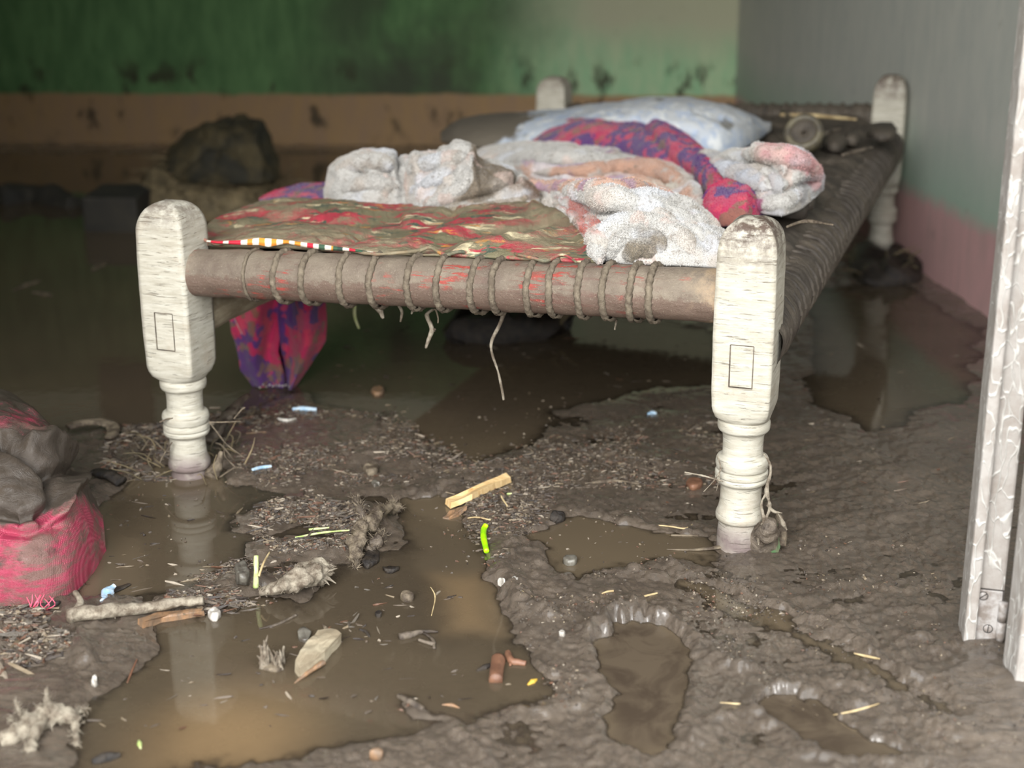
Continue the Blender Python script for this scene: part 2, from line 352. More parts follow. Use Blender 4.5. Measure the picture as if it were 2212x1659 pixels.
MAT = dict(mud=m_mud(), water=m_water(), leg=m_legwood(), rail=m_railwood(), back=m_wall('back'), right=m_wall('right'), quilt=m_quilt(), weave=m_weave(),
    ceil=m_simple('ceiling_boards', (96, 88, 76), (70, 62, 52), 4, .9),
    rope=m_simple('mud_caked_rope', (128, 116, 98), (96, 84, 70), 60, .75, 180, .003, 1.0),
    rail2=m_simple('mud_caked_bed_webbing', (62, 55, 48), (88, 79, 68), 14, .6, 90, .004, .9),
    pale=m_simple('pale_bare_wood', (176, 164, 140), (142, 128, 106), 14, .6, 60, .002, .6, stretch=(1, 1, 4)),
    straw=m_simple('pale_straw', (206, 184, 140), (160, 138, 100), 30, .6),
    root=m_simple('muddy_root', (138, 124, 104), (80, 68, 56), 60, .36, 170, .004, 1.0),
    proot=m_simple('pale_muddy_root', (166, 155, 137), (106, 93, 78), 70, .4, 170, .004, 1.0),
    bark=m_simple('wet_bark', (116, 104, 90), (60, 50, 42), 45, .35, 120, .004, 1.0),
    dark=m_simple('dark_wet_debris', (60, 52, 44), (34, 30, 28), 60, .3, 140, .004, 1.0),
    plank=m_simple('fresh_split_wood', (226, 196, 146), (200, 164, 112), 40, .5, 90, .001, .5, stretch=(1, 4, 1)),
    brown=m_simple('red_brown_stick', (132, 94, 72), (98, 68, 52), 40, .45, 120, .002, .6),
    green=m_simple('neon_green_plastic', (176, 236, 20), (140, 205, 20), 60, .3, 80, .001, .4),
    leaf=m_simple('green_leaf', (58, 112, 66), (88, 96, 70), 60, .4), grass=m_simple('grass_green', (150, 172, 92), (196, 196, 150), 60, .5),
    blue=m_simple('pale_blue_plastic', (150, 186, 214), (200, 214, 224), 80, .35), white=m_simple('off_white_scrap', (214, 208, 198), (150, 142, 132), 80, .5),
    stone=m_simple('grey_stone', (120, 116, 106), (80, 74, 66), 50, .3), yellow=m_simple('yellow_flake', (224, 190, 70), (190, 150, 60), 60, .4),
    orange=m_simple('orange_board', (146, 112, 82), (112, 92, 74), 30, .4, stretch=(4, 1, 1)),
    paint=m_simple('cracked_white_paint', (206, 200, 194), (176, 166, 158), 30, .45, 60, .004, 1.0, stretch=(2.2, 2.2, .6)),
    metal=m_simple('painted_hinge_metal', (170, 165, 161), (128, 118, 110), 60, .35, 120, .001, .5),
    slot=m_simple('dark_slot_and_gap_shade', (64, 58, 54), (40, 36, 34), 60, .7), tape=m_simple('muddy_yellow_tape', (104, 96, 76), (74, 68, 58), 30, .5),  # slot: dark colour for screw slots, the torn hole and the hinge's shadow line
    sack=m_simple('dark_mud_sack', (78, 68, 44), (42, 40, 30), 12, .8, 40, .006, 1.0), chaff=m_simple('dull_straw', (134, 118, 88), (84, 74, 54), 20, .8),
    crate=m_simple('dark_mud_block', (58, 54, 46), (42, 40, 36), 10, .8), litter=m_vcol('wet_litter', .32, 300, .002, .8),
    fleece=m_vcol('fleece', .95, 380, .003, .9, .3, (55, .57, .70)), fleecenap=m_vcol('fleece_nap', 1.0, 380, .001, .2, .3),
    print=m_vcol('printed_fleece', .9, 300, .003, .8, .2, (26, .64, .78)), pillow=m_vcol('pillow_cloth', .85, 160, .002, .6), )
def m_paint():
    b = NB('cracked_white_door_paint'); v = b.map((1, 1, .38)); w = b.voro(34, vec=v, feature='DISTANCE_TO_EDGE')
    nz = b.n('ShaderNodeTexNoise'); nz.inputs['Scale'].default_value = 30; b.l(v, nz.inputs['Vector'])
    vv = b.mix(.05, v, nz.outputs['Color'], 'ADD'); w = b.voro(58, vec=vv, feature='DISTANCE_TO_EDGE')
    crk = b.ramp(w, [(.0, 1.), (.06, 0.)])
    c = b.mix(b.ramp(b.noise(22, 7, .7), [(.4, 0.), (.62, 1.)]), (166, 160, 154), (146, 137, 129)); c = b.mix(crk, c, (200, 197, 190))
    c = b.mix(b.ramp(b.noise(60, 6, .7), [(.66, 0.), (.72, .8)]), c, (110, 98, 84)); b.color(c); b.rough(.45)
    p = b.bump(crk, .002, .6); b.bump(b.noise(130, 5, .7), .001, .6, p); return b.m
MAT['paint'] = m_paint()
#==SETTING==
def wline(p0, p1, x): return p0[1]+(p1[1]-p0[1])*(x-p0[0])/(p1[0]-p0[0])
def struct(name, V, F, mat, parent=None, smooth=False):
    o = mesh(name, V, F, mat, parent, smooth)
    if parent is None: o['kind'] = 'structure'
    return o
HZ = 2.75
corner = np.array([.908, 5.99]); bl_ = np.array([-3.3, 6.257]); rn = np.array([1.262, 1.28])
def wall(name, p, q, mat, thick, z0=-.3, z1=HZ):
    p, q = np.array(p, float), np.array(q, float); d = (q-p)/np.linalg.norm(q-p); n = np.array([d[1], -d[0]])*thick
    V = [(*p, z0), (*q, z0), (*(q+n), z0), (*(p+n), z0), (*p, z1), (*q, z1), (*(q+n), z1), (*(p+n), z1)]
    return struct(name, V, [[0, 3, 2, 1], [4, 5, 6, 7], [0, 1, 5, 4], [1, 2, 6, 5], [2, 3, 7, 6], [3, 0, 4, 7]], mat)
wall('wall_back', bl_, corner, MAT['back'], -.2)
wall('wall_right', rn, corner, MAT['right'], .2)
wall('wall_left', bl_, (-3.3, 1.28), MAT['right'], .2)
wall('wall_front', (-3.5, 1.30), (-1.05, 1.30), MAT['right'], .2)
Vl, Fl = box_vf((-.4, 1.22, 2.45), (3.2, 0, 0), (0, .08, 0), (0, 0, .33)); struct('added_front_lintel', Vl, Fl, MAT['right'])  # unseen lintel, added to cut the skylight deeper in the room
Vc, Fc = box_vf((-1.1, 3.8, HZ+.08), (2.6, 0, 0), (0, 2.7, 0), (0, 0, .08)); struct('ceiling', Vc, Fc, MAT['ceil'])
# the floor: mud over the whole room and the doorstep, modelled from the view outwards
PX = lambda L: [tuple(Uz(a, b)[:2]) for a, b in L]
basins = [  # polygon in the photograph, depth, softness
 ([(1290,1385),(1330,1350),(1400,1342),(1460,1375),(1515,1432),(1485,1490),(1470,1560),(1440,1610),(1370,1625),(1320,1590),(1312,1500),(1285,1440)], .030, .016),
 ([(1610,1530),(1650,1500),(1720,1497),(1790,1525),(1850,1570),(1900,1600),(1960,1625),(1850,1640),(1760,1625),(1690,1590)], .026, .016),
 ([(860,1075),(955,1062),(1000,1105),(1050,1200),(1085,1290),(1105,1360),(1050,1385),(960,1375),(925,1280),(880,1200),(850,1120)], .03, .03),
 ([(350,1350),(520,1345),(700,1320),(900,1365),(1100,1400),(1200,1450),(1222,1500),(1150,1537),(1090,1520),(1040,1480),(900,1530),(760,1600),(600,1640),(420,1659),(350,1659),(345,1500)], .010, .07),
 ([(215,1080),(330,1010),(400,990),(490,1015),(540,1150),(500,1230),(400,1285),(240,1300),(150,1290)], .025, .03),
 ([(1110,1150),(1230,1110),(1400,1130),(1545,1170),(1560,1215),(1400,1212),(1340,1240),(1250,1262),(1160,1210)], .010, .03),
 ([(-900,330),(760,330),(735,700),(700,830),(560,880),(470,905),(300,930),(120,930),(-900,1000)], .03, .10),
 ([(640,650),(1250,660),(1560,720),(1600,830),(1400,850),(1220,900),(1170,975),(1000,1010),(900,960),(800,900),(640,880)], .007, .06),
 ([(1720,620),(1960,600),(2150,720),(2130,860),(1900,960),(1720,880)], .004, .08),
 ([(200,1060),(500,1040),(860,1060),(1090,1150),(1110,1300),(1210,1440),(1210,1500),(1060,1560),(700,1640),(300,1720),(100,1700),(130,1540),(300,1400),(260,1340)], .0032, .05),
]
ridges = [  # polyline, width m, height m
 ([(1440,1225),(1540,1262),(1640,1300),(1740,1345),(1900,1425),(2000,1475)], .010, .010),
 ([(1440,1250),(1620,1330),(1780,1400),(1900,1455),(2050,1530)], .014, -.009),
 ([(1700,1310),(1850,1380),(1990,1440)], .012, .006),
 ([(1285,1370),(1320,1335),(1380,1322),(1440,1340),(1500,1385),(1560,1425),(1600,1440)], .013, .014),
 ([(1075,1250),(1110,1290),(1180,1330)], .022, .014),
 ([(1160,1430),(1240,1480),(1255,1520),(1200,1545),(1120,1545)], .010, .009),
 ([(1480,1600),(1560,1560),(1640,1560),(1720,1600),(1790,1659)], .012, .010),
 ([(885,1520),(950,1550),(1020,1600),(1090,1659)], .010, .008),
 ([(1870,1530),(1980,1560),(2100,1590),(2212,1610)], .016, .010),
 ([(1690,1490),(1800,1480),(1900,1500)], .012, .008),
 ([(1360,1240),(1400,1260),(1460,1250)], .012, .008),
 ([(700,990),(850,985),(1000,1035),(1150,1010),(1300,980),(1440,1000)], .05, .008),
 ([(560,1120),(650,1090),(760,1110),(800,1160),(700,1190),(600,1180)], .045, .016),
 ([(100,1330),(250,1330),(430,1300),(560,1270)], .03, .010),
 ([(420,1290),(520,1250),(640,1270)], .03, .014),
 ([(0,1380),(80,1400),(160,1420)], .04, .016),
]
def mud_h(x, y):
    P = np.stack([x, y, 0*x], -1)
    wx, wy = x+.012*fbm(P, 14, 3, 5)+.004*fbm(P, 75, 3, 15), y+.018*fbm(P, 14, 3, 9)+.007*fbm(P, 75, 3, 19)
    h = .0045 + .0035*fbm(P, 3.1, 4, 1) + .003*fbm(P, 17, 4, 2)
    Pf = np.stack([x*.8+y*.25, (y-.35*x)*3.2, 0*x], -1)
    h = h + .0028*fbm(Pf, 13, 4, 3)*sst(.2, .6, x+.1)*np.clip(1.7-.4*y, .3, 1)
    crumb = np.clip(fbm(P, 60, 4, 4), 0, 2)
    rm = np.clip(fbm(P, 4, 3, 31)+.35, 0, 1)*np.clip(1.6-.45*y, .08, 1)*(1-.75*sst(.05, -.12, sdf(x, y, PX([(250,1330),(1080,1380),(1060,1659),(150,1659),(60,1500)]))))
    h = h + .007*crumb*rm + .0020*fbm(P, 130, 3, 41)*np.clip(2.2-.6*y, 0, 1)
    for L, dep, soft in basins:
        s = sdf(wx, wy, PX(L)); m = 1-sst(-soft, soft*.25, s)
        h = h*(1-m*.93) - dep*m
        h = h + .22*dep*np.exp(-((s-soft*.7)/(soft*.7))**2)*(.75+.25*fbm(P, 18, 3, 12))*(dep > .012)*(soft < .05)
    for L, w, a in ridges:
        s = seg_dist(wx, wy, PX(L), False)/w
        h = h + a*np.exp(-s*s)*(.8+.4*fbm(P, 45, 4, 21))
    return h
ny, nx = 720, 620
ys = np.geomspace(1.02, 6.45, ny); q = np.linspace(-1, 1, nx); qs = np.sign(q)*(np.abs(q)*.40+1.6*np.clip(np.abs(q)-.86, 0, 1)**1.0*5*.3+(np.abs(q) > 2)*0)
YY, QQ = np.meshgrid(ys, qs, indexing='ij'); XX = np.clip(YY*QQ, -3.45, 1.4)
HH = mud_h(XX, YY)
def mud_at(x, y): return float(mud_h(np.array([float(x)]), np.array([float(y)]))[0])
fl = mesh('floor', np.stack([XX, YY, HH], -1), grid_faces(nx=None or ny, nu=ny, nv=nx) if False else grid_faces(ny, nx)[:, ::-1], MAT['mud']); fl['kind'] = 'structure'
Vg, Fg = box_vf((0, -4, -.05), (9, 0, 0), (0, 5.05, 0), (0, 0, .04)); struct('ground_yard', Vg, Fg, MAT['mud'])
wmask = (HH < .0015)
wcell = wmask[:-1, :-1] | wmask[1:, :-1] | wmask[:-1, 1:] | wmask[1:, 1:]
inside = (XX < corner[0]+(5.99-YY)*.0752-.004) & (YY < 5.99-.0634*(XX-.908)-.01) & (XX > -3.25)
wcell &= inside[:-1, :-1] & inside[1:, 1:] & inside[:-1, 1:] & inside[1:, :-1]
gf = grid_faces(ny, nx)[:, ::-1].reshape(ny-1, nx-1, 4)[wcell]
used = np.unique(gf); remap = -np.ones(ny*nx, int); remap[used] = np.arange(len(used))
dep = np.clip(-HH.ravel()[used], 0, 1); xs_ = XX.ravel()[used]; ys_ = YY.ravel()[used]
qx, qy = project(np.stack([xs_, ys_, 0*xs_], -1))
silt = sst(.06, -.10, np.hypot((xs_+.33)/.9, ys_-1.47)-.12)+.6*sst(.03, -.05, sdf(xs_, ys_, PX([(930,1240),(1060,1240),(1080,1370),(960,1370)])))
wc = np.stack([1-np.exp(-dep/.0035), np.clip(silt, 0, 1), sst(.02, -.02, np.minimum(sdf(xs_, ys_, PX(basins[0][0])), sdf(xs_, ys_, PX(basins[1][0]))))], -1)
wt = mesh('floodwater', np.stack([xs_, ys_, 0*xs_], -1), remap[gf], MAT['water'], smooth=True, col=wc)
tag(wt, 'brown turbid floodwater standing in the hollows of the mud floor', 'water', kind='stuff')
# ------------------------------------------------ door frame and door leaf at the right
def upright(name, px0, px1, y0, y1, z1, mat, parent, dep, bw=.003, zb=None):
    p, q = Uz(px0, y0, 0), Uz(px1, y1, 0)
    d = (q-p)[:2]; L = np.linalg.norm(d); d = d/L; n = np.array([-d[1], d[0]])*dep
    c = (p+q)/2; z0 = -.03 if zb is None else zb
    return box(name, (c[0]+n[0]/2, c[1]+n[1]/2, (z1+z0)/2), (d[0]*L/2, d[1]*L/2, 0), (n[0]/2, n[1]/2, 0), (0, 0, (z1-z0)/2), mat, parent, bw)
jb = empty('trim_1', Uz(2110, 1395)); jb['kind'] = 'structure'
upright('door_stop', 2080, 2106, 1396, 1398, 2.1, MAT['paint'], jb, .06)
upright('jamb_face', 2100, 2158, 1385, 1392, 2.1, MAT['paint'], jb, .05)
p = Uz(2190, 1400); 
mq = Uz(2153, 1390)
box('panel_moulding', (mq[0], mq[1]-.004, 1.15), (.0022, 0, 0), (0, .006, 0), (0, 0, .47), MAT['paint'], jb, .001)
# ------------------------------------------------ door leaf
dr = empty('door_1', Uz(2190, 1470)); dr['kind'] = 'structure'
P0, P1, P2 = Uz(2164, 1442), Uz(2192, 1484), Uz(2330, 1500)
V = []
for z in (-.03, 2.05):
    for P in (P0, P1, P2, P2+np.array([.05, .12, 0]), P0+np.array([.04, .06, 0])): V.append((P[0], P[1], z))
F = [[4, 3, 2, 1, 0], [5, 6, 7, 8, 9]]+[[k, (k+1) % 5, 5+(k+1) % 5, 5+k] for k in range(5)]
bevel(mesh('leaf_panel', V, F, MAT['paint'], dr, False), .003)
# hinge: plate on the frame, knuckle, slotted screws
hp = [Uz(2108, 1390), Uz(2160, 1396)]
d = (hp[1]-hp[0])/np.linalg.norm(hp[1]-hp[0]); nrm = np.array([d[1], -d[0], 0])
def onf(px, py, lift=0.0):                 # ray with the frame's front face
    n = nrm; c = n@(Uz(2104, 1385.5)+nrm*lift); return Upl(px, py, n, c)
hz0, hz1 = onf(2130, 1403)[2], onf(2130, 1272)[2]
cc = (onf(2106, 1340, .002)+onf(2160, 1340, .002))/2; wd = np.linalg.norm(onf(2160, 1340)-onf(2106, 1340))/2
box('hinge_gap_shadow', (cc[0], cc[1], (hz0+hz1)/2), tuple(d*(wd+.0012)), tuple(nrm*.0008), (0, 0, (hz1-hz0)/2+.0012), MAT['slot'], dr, 0)  # dark plate standing in for the shadow line round the hinge
hg = box('hinge', (cc[0], cc[1], (hz0+hz1)/2), tuple(d*wd), tuple(nrm*.0018), (0, 0, (hz1-hz0)/2), MAT['metal'], dr, .0008)
tr2 = wall('trim_2', (-1.80, 6.13), (-1.58, 6.12), MAT['crate'], .05, .95, 2.7)
kx = onf(2164, 1340, .006)
for k in range(3):
    za, zb = hz0-.012+(hz1-hz0)*k/3+.001, hz0-.012+(hz1-hz0)*(k+1)/3-.001
    tube('hinge_knuckle', [(kx[0], kx[1], za), (kx[0], kx[1], zb)], [.0058, .0058], MAT['metal'], hg, n=4, sides=20)
for px, py, ang in ((2124, 1287, .7), (2134, 1358, 1.5)):
    c = onf(px, py, .004); V, F = [], []
    nn = nrm; e1 = d; e2 = np.array([0, 0, 1.])
    for rr, hh in ((.0056, 0), (.0056, .0012), (.004, .002), (.0001, .0022)):
        for a in np.linspace(0, 2*math.pi, 20, endpoint=False): V.append(c+e1*rr*math.cos(a)+e2*rr*math.sin(a)+nn*(hh-.001))
    sw = mesh('screw', V, grid_faces(4, 20, wrapv=True)[:, ::-1], MAT['metal'], hg)
    sd = e1*math.cos(ang)+e2*math.sin(ang); sp_ = np.cross(nn, sd)
    V1, F1 = box_vf(c+nn*.0009, sd*.0052, sp_*.0006, nn*.0005)
    # dark ring and slot together make the screw's recess
    R1, R2 = [], []
    for a in np.linspace(0, 2*math.pi, 24, endpoint=False):
        R1.append(c+(e1*math.cos(a)+e2*math.sin(a))*.0052+nn*.0006); R2.append(c+(e1*math.cos(a)+e2*math.sin(a))*.0062+nn*.0006)
    V2 = np.vstack([V1, R1, R2]); F2 = F1+[[8+k, 8+(k+1) % 24, 32+(k+1) % 24, 32+k] for k in range(24)]
    mesh('screw_slot', V2, F2, MAT['slot'], hg, False)
#==BED==
bedo = empty('charpai_bed', RF, 'white-legged wooden rope bed caked in mud, standing in the flooded room', 'bed')
def leg_mesh(i, j, seed, sink=.04):
    w = .0415
    rows = []                              # z, half width, squareness 1=square 0=round
    for t in np.linspace(0, 1, 12)[::-1]:
        a = t*math.pi/2; rows.append((.452+.048*math.sin(a), max(w*math.cos(a)**.75, .0015), 1-.25*t))
    for z in np.linspace(.445, .236, 16): rows.append((z, w+.0015*math.sin((z-.23)*14), .97))
    rows += [(.229, w, .92), (.221, w*.97, .7), (.212, w*.92, .4), (.205, .037, .1), (.2035, .0345, 0)]
    prof = [(.2030, .0365), (.1995, .0380), (.1945, .0381), (.190, .0378), (.1868, .0362), (.1855, .0330), (.183, .0312), (.176, .0300), (.165, .0297), (.150, .0296), (.1470, .0299), (.1462, .0335), (.1445, .0368), (.1415, .0384), (.138, .0390),
            (.1335, .0388), (.1285, .0374), (.1272, .0368), (.1264, .0338), (.1256, .0338), (.1248, .0370), (.1225, .0388), (.1175, .0389), (.1162, .0384), (.1156, .0360), (.1148, .0360), (.1142, .0382), (.1100, .0384), (.1058, .0366), (.1050, .0312), (.1035, .0302),
            (.100, .0299), (.085, .0300), (.072, .0306), (.065, .0320), (.058, .0345), (.0535, .0356), (.0485, .0352), (.0452, .0330), (.0446, .0302), (.043, .0298), (.035, .0312), (.02, .0322), (.0, .032), (-sink, .031)]
    rows += [(z, r, 0) for z, r in prof]
    n = 64; a = np.linspace(0, 2*math.pi, n, endpoint=False)+math.pi/4
    V = []
    for z, r, s in rows:
        ca, sa = np.cos(a), np.sin(a)
        # rounded square radius
        p = 2+s*s*38; rr = r/((np.abs(ca)**p+np.abs(sa)**p)**(1/p))
        P = np.stack([rr*ca, rr*sa, np.full(n, z)], -1); V.append(P)
    V = np.array(V); 
    N = np.zeros_like(V); N[..., :2] = V[..., :2]/(np.linalg.norm(V[..., :2], axis=-1, keepdims=True)+1e-9)
    V = V+N*(.0007*fbm(V+seed, 35, 4, seed))[..., None]
    W_ = RF+A_*i+B_*j+V[..., :1]*(-A_)+V[..., 1:2]*B_+np.array([0, 0, 1.])*(V[..., 2:3]-TILT*i)
    W_ = W_.reshape(-1, 3); F = grid_faces(len(rows), n, wrapv=True).tolist(); F.append(list(range(n-1, -1, -1)))
    return W_, F
legs = []
for k, (i, j) in enumerate(((0, 0), (BW, 0), (0, BL), (BW, BL))):
    V, F = leg_mesh(i, j, k*5+1); lg = mesh('leg', V, F, MAT['leg'], bedo); legs.append(lg)
# tenon ends showing on the front faces
for li, i in ((0, 0.0), (1, BW)):
    c = bed(i, -.0423, .293); box('tenon_end', c, tuple(A_*.0155), tuple(B_*.0012), (.0, 0, .030), MAT['leg'], legs[li], .0006)
    fr = []
    V, F = [], []
    for (dx, dz, lx, lz) in ((-.0165, 0, .0009, .031), (.0165, 0, .0005, .031), (0, .031, .0165, .0006), (0, -.031, .0165, .0006)):
        v, f = box_vf(bed(i, -.0428, .293)+A_*(-dx)+np.array([0, 0, dz]), A_*lx, B_*.0008, np.array([0, 0, lz]), len(V)); V += list(v); F += f
    mesh('tenon_gap', V, F, MAT['bark'], legs[li], False)
def rail(name, i0, j0, i1, j1, z, r, mat, n=160, sides=40, amp=.0012, ring=None, r1=None):
    t = np.linspace(0, 1, n); C = np.array([bed(i0+(i1-i0)*k, j0+(j1-j0)*k, z) for k in t])
    T = C[-1]-C[0]; L = np.linalg.norm(T); T /= L; X = np.cross(T, [0, 0, 1.]); X /= np.linalg.norm(X); Y = np.cross(X, T)
    a = np.linspace(0, 2*math.pi, sides, endpoint=False); rr = np.linspace(r, r1 or r, n)[:, None]*np.ones(sides)
    V = C[:, None]+rr[..., None]*(np.cos(a)[None, :, None]*X+np.sin(a)[None, :, None]*Y)
    Nn = (V-C[:, None])/rr[..., None]
    d = amp*fbm(V, 28, 4, 8)
    if ring is not None:
        ph = t*L/ring+ .8*fbm(np.stack([t*8, 0*t, 0*t], -1), 1, 2, 3)
        d = d+.0035*np.abs(np.sin(math.pi*ph))[:, None]
    V = V+Nn*d[..., None]
    return mesh(name, V, grid_faces(n, sides, wrapv=True), mat, bedo), (C, T, X, Y)
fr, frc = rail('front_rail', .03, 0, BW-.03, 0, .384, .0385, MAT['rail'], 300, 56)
rail('side_rail', BW, .03, BW, BL-.03, .300, .036, MAT['pale'])
rail('side_rail', 0, .0, -0.0, BL-.03, .315, .046, MAT['rail2'], 500, 40, .004, .022)
rail('back_rail', .03, BL, BW-.03, BL, .384, .037, MAT['rail2'], 300, 32, .003)
# rope wraps round the front rail
def twisted(C, X, Y, T, R0, r, slant, seed, turns=34, arc=(-2.2, 4.4)):
    n = 90; a = np.linspace(arc[0], arc[1], n); P = C+R0*(np.cos(a)[:, None]*X+np.sin(a)[:, None]*Y)+T*(slant*(a/ (2*math.pi)))[:, None]
    P = P+T*(.0012*vn(np.stack([a*2, 0*a+seed, 0*a], -1), seed))[:, None]
    Tg = np.gradient(P, axis=0); Tg /= np.linalg.norm(Tg, axis=1, keepdims=True)
    E1 = (P-C); E1 -= (E1*Tg).sum(1, keepdims=True)*Tg; E1 /= np.linalg.norm(E1, axis=1, keepdims=True); E2 = np.cross(Tg, E1)
    s = 10; b = np.linspace(0, 2*math.pi, s, endpoint=False)
    rr = r*(1+.16*np.cos(2*(b[None, :]+a[:, None]*turns/6.28*2)))
    V = P[:, None]+rr[..., None]*(np.cos(b)[None, :, None]*E1[:, None]+np.sin(b)[None, :, None]*E2[:, None])
    V = V*1+E1[:, None]*(.0009*fbm(V, 160, 3, seed))[..., None]
    return V.reshape(-1, 3), grid_faces(n, s, wrapv=True)
C, T, X, Y = frc
pf = [project(c)[0] for c in C]
for k, px in enumerate([556, 621, 680, 758, 823, 906, 966, 1042, 1084, 1162, 1203, 1265, 1319, 1381, 1419]):
    t = np.interp(px, pf[::-1] if pf[0] > pf[-1] else pf, (C[::-1] if pf[0] > pf[-1] else C)[:, 0]); idx = int(np.argmin(np.abs(C[:, 0]-t)))
    r = .0051 if k else .0028
    V, F = twisted(C[idx], X, Y, T, .0400, r, random.uniform(.004, .012)*(1), k); mesh('rope_wrap', V, F, MAT['rope'], bedo)
# wraps round the far rail and the right side rail: one rope ring, copied
def ring_proto(R0, r, axis_i, name, c, mat, arc=(0, 6.35)):
    T = axis_i/np.linalg.norm(axis_i); X = np.cross(T, [0, 0, 1.]); X /= np.linalg.norm(X); Y = np.cross(X, T)
    V, F = twisted(np.array(c), X, Y, T, R0, r, .004, 3, 20, arc); return mesh(name, V, F, mat, bedo)
def copies(proto, c0, cs, parent):
    for c in cs:
        o = proto.copy(); COL.objects.link(o); o.parent = parent
        o.location = proto.location+Vector([float(v) for v in (np.array(c)-np.array(c0))])
c0 = bed(.06, BL, .384); pr = ring_proto(.0385, .0045, A_, 'rope_wrap', c0, MAT['rail2'])
copies(pr, c0, [bed(.06+.031*k+random.uniform(-.004, .004), BL, .384) for k in range(1, 27)], bedo)
c0 = bed(0, .075, .315); pr = ring_proto(.0480, .0034, B_, 'rope_wrap', c0, MAT['rail2'])
copies(pr, c0, [bed(0, .085+.045*k+random.uniform(-.008, .008), .315) for k in range(1, 42)], bedo)
# the webbing, sagging between the rails and buried in mud
n1, n2 = 260, 420
I, J = np.meshgrid(np.linspace(-.012, BW-.01, n1), np.linspace(.01, BL-.01, n2), indexing='ij')
Pm = np.stack([I, J, 0*I], -1)
zz = .392-.03*np.sin(np.clip(I/BW, 0, 1)*math.pi)*np.sin(J/BL*math.pi)+.008*fbm(Pm, 9, 4, 2)+.004*fbm(Pm, 50, 3, 4)
zz = zz-.045*np.exp(-(I+.012)/.03)-.05*np.exp(-(BW-.01-I)/.03)
top = RF+A_*I[..., None]+B_*J[..., None]+np.stack([0*I, 0*I, zz-TILT*I], -1)
bot = top-np.array([0, 0, .018])
V = np.vstack([top.reshape(-1, 3), bot.reshape(-1, 3)]); Ft = grid_faces(n1, n2)[:, ::-1]; Fb = grid_faces(n1, n2)+n1*n2
mesh('webbing', V, np.vstack([Ft, Fb]), MAT['rail2'], bedo)
#==CLOTH==
def loft(secs, z=None, nu=260, nv=120, e=.85, squash=1.0, back=1.0, warp=0, seed=0, base=None):
    s = np.array(secs, float); px = np.linspace(s[0, 0], s[-1, 0], nu)
    f = [np.interp(px, s[:, 0], s[:, k]) for k in (1, 2, 3)]
    ker = np.hanning(max(5, nu//22*2+1)); ker /= ker.sum(); pad = len(ker)//2
    f = [np.convolve(np.pad(v, pad, mode='edge'), ker, 'valid') for v in f]
    yb, yt, d = f; nf = int(nv*.72); P = np.zeros((nu, nv, 3))
    for k in range(nu):
        n_, c_ = base if base is not None else bed_plane(z)
        Bp = Upl(px[k], yb[k], n_, c_); dist = math.hypot(Bp[0], Bp[1]); h = np.array([Bp[0], Bp[1], 0])/dist
        Cp = Udist(px[k], yt[k], dist+d[k]); g = lambda Q: (c_-n_[0]*Q[0]-n_[1]*Q[1])/n_[2]
        H = max(Cp[2]-g(Cp), .004)*squash
        th = np.linspace(0, math.pi, nf); ct = np.cos(th); st = np.sin(th)
        off = d[k]*np.where(ct > 0, 1-np.abs(ct)**e, 1+back*np.abs(ct)**e)
        Q = Bp+h*off[:, None]; zz_ = np.array([g(v) for v in Q])+H*np.abs(st)**e
        P[k, :nf] = np.stack([Q[:, 0], Q[:, 1], zz_], -1)
        off2 = np.linspace(d[k]*(1+back), 0, nv-nf+2)[1:-1]; Q = Bp+h*off2[:, None]
        P[k, nf:] = np.stack([Q[:, 0], Q[:, 1], [g(v)-.004 for v in Q]], -1)
    return P
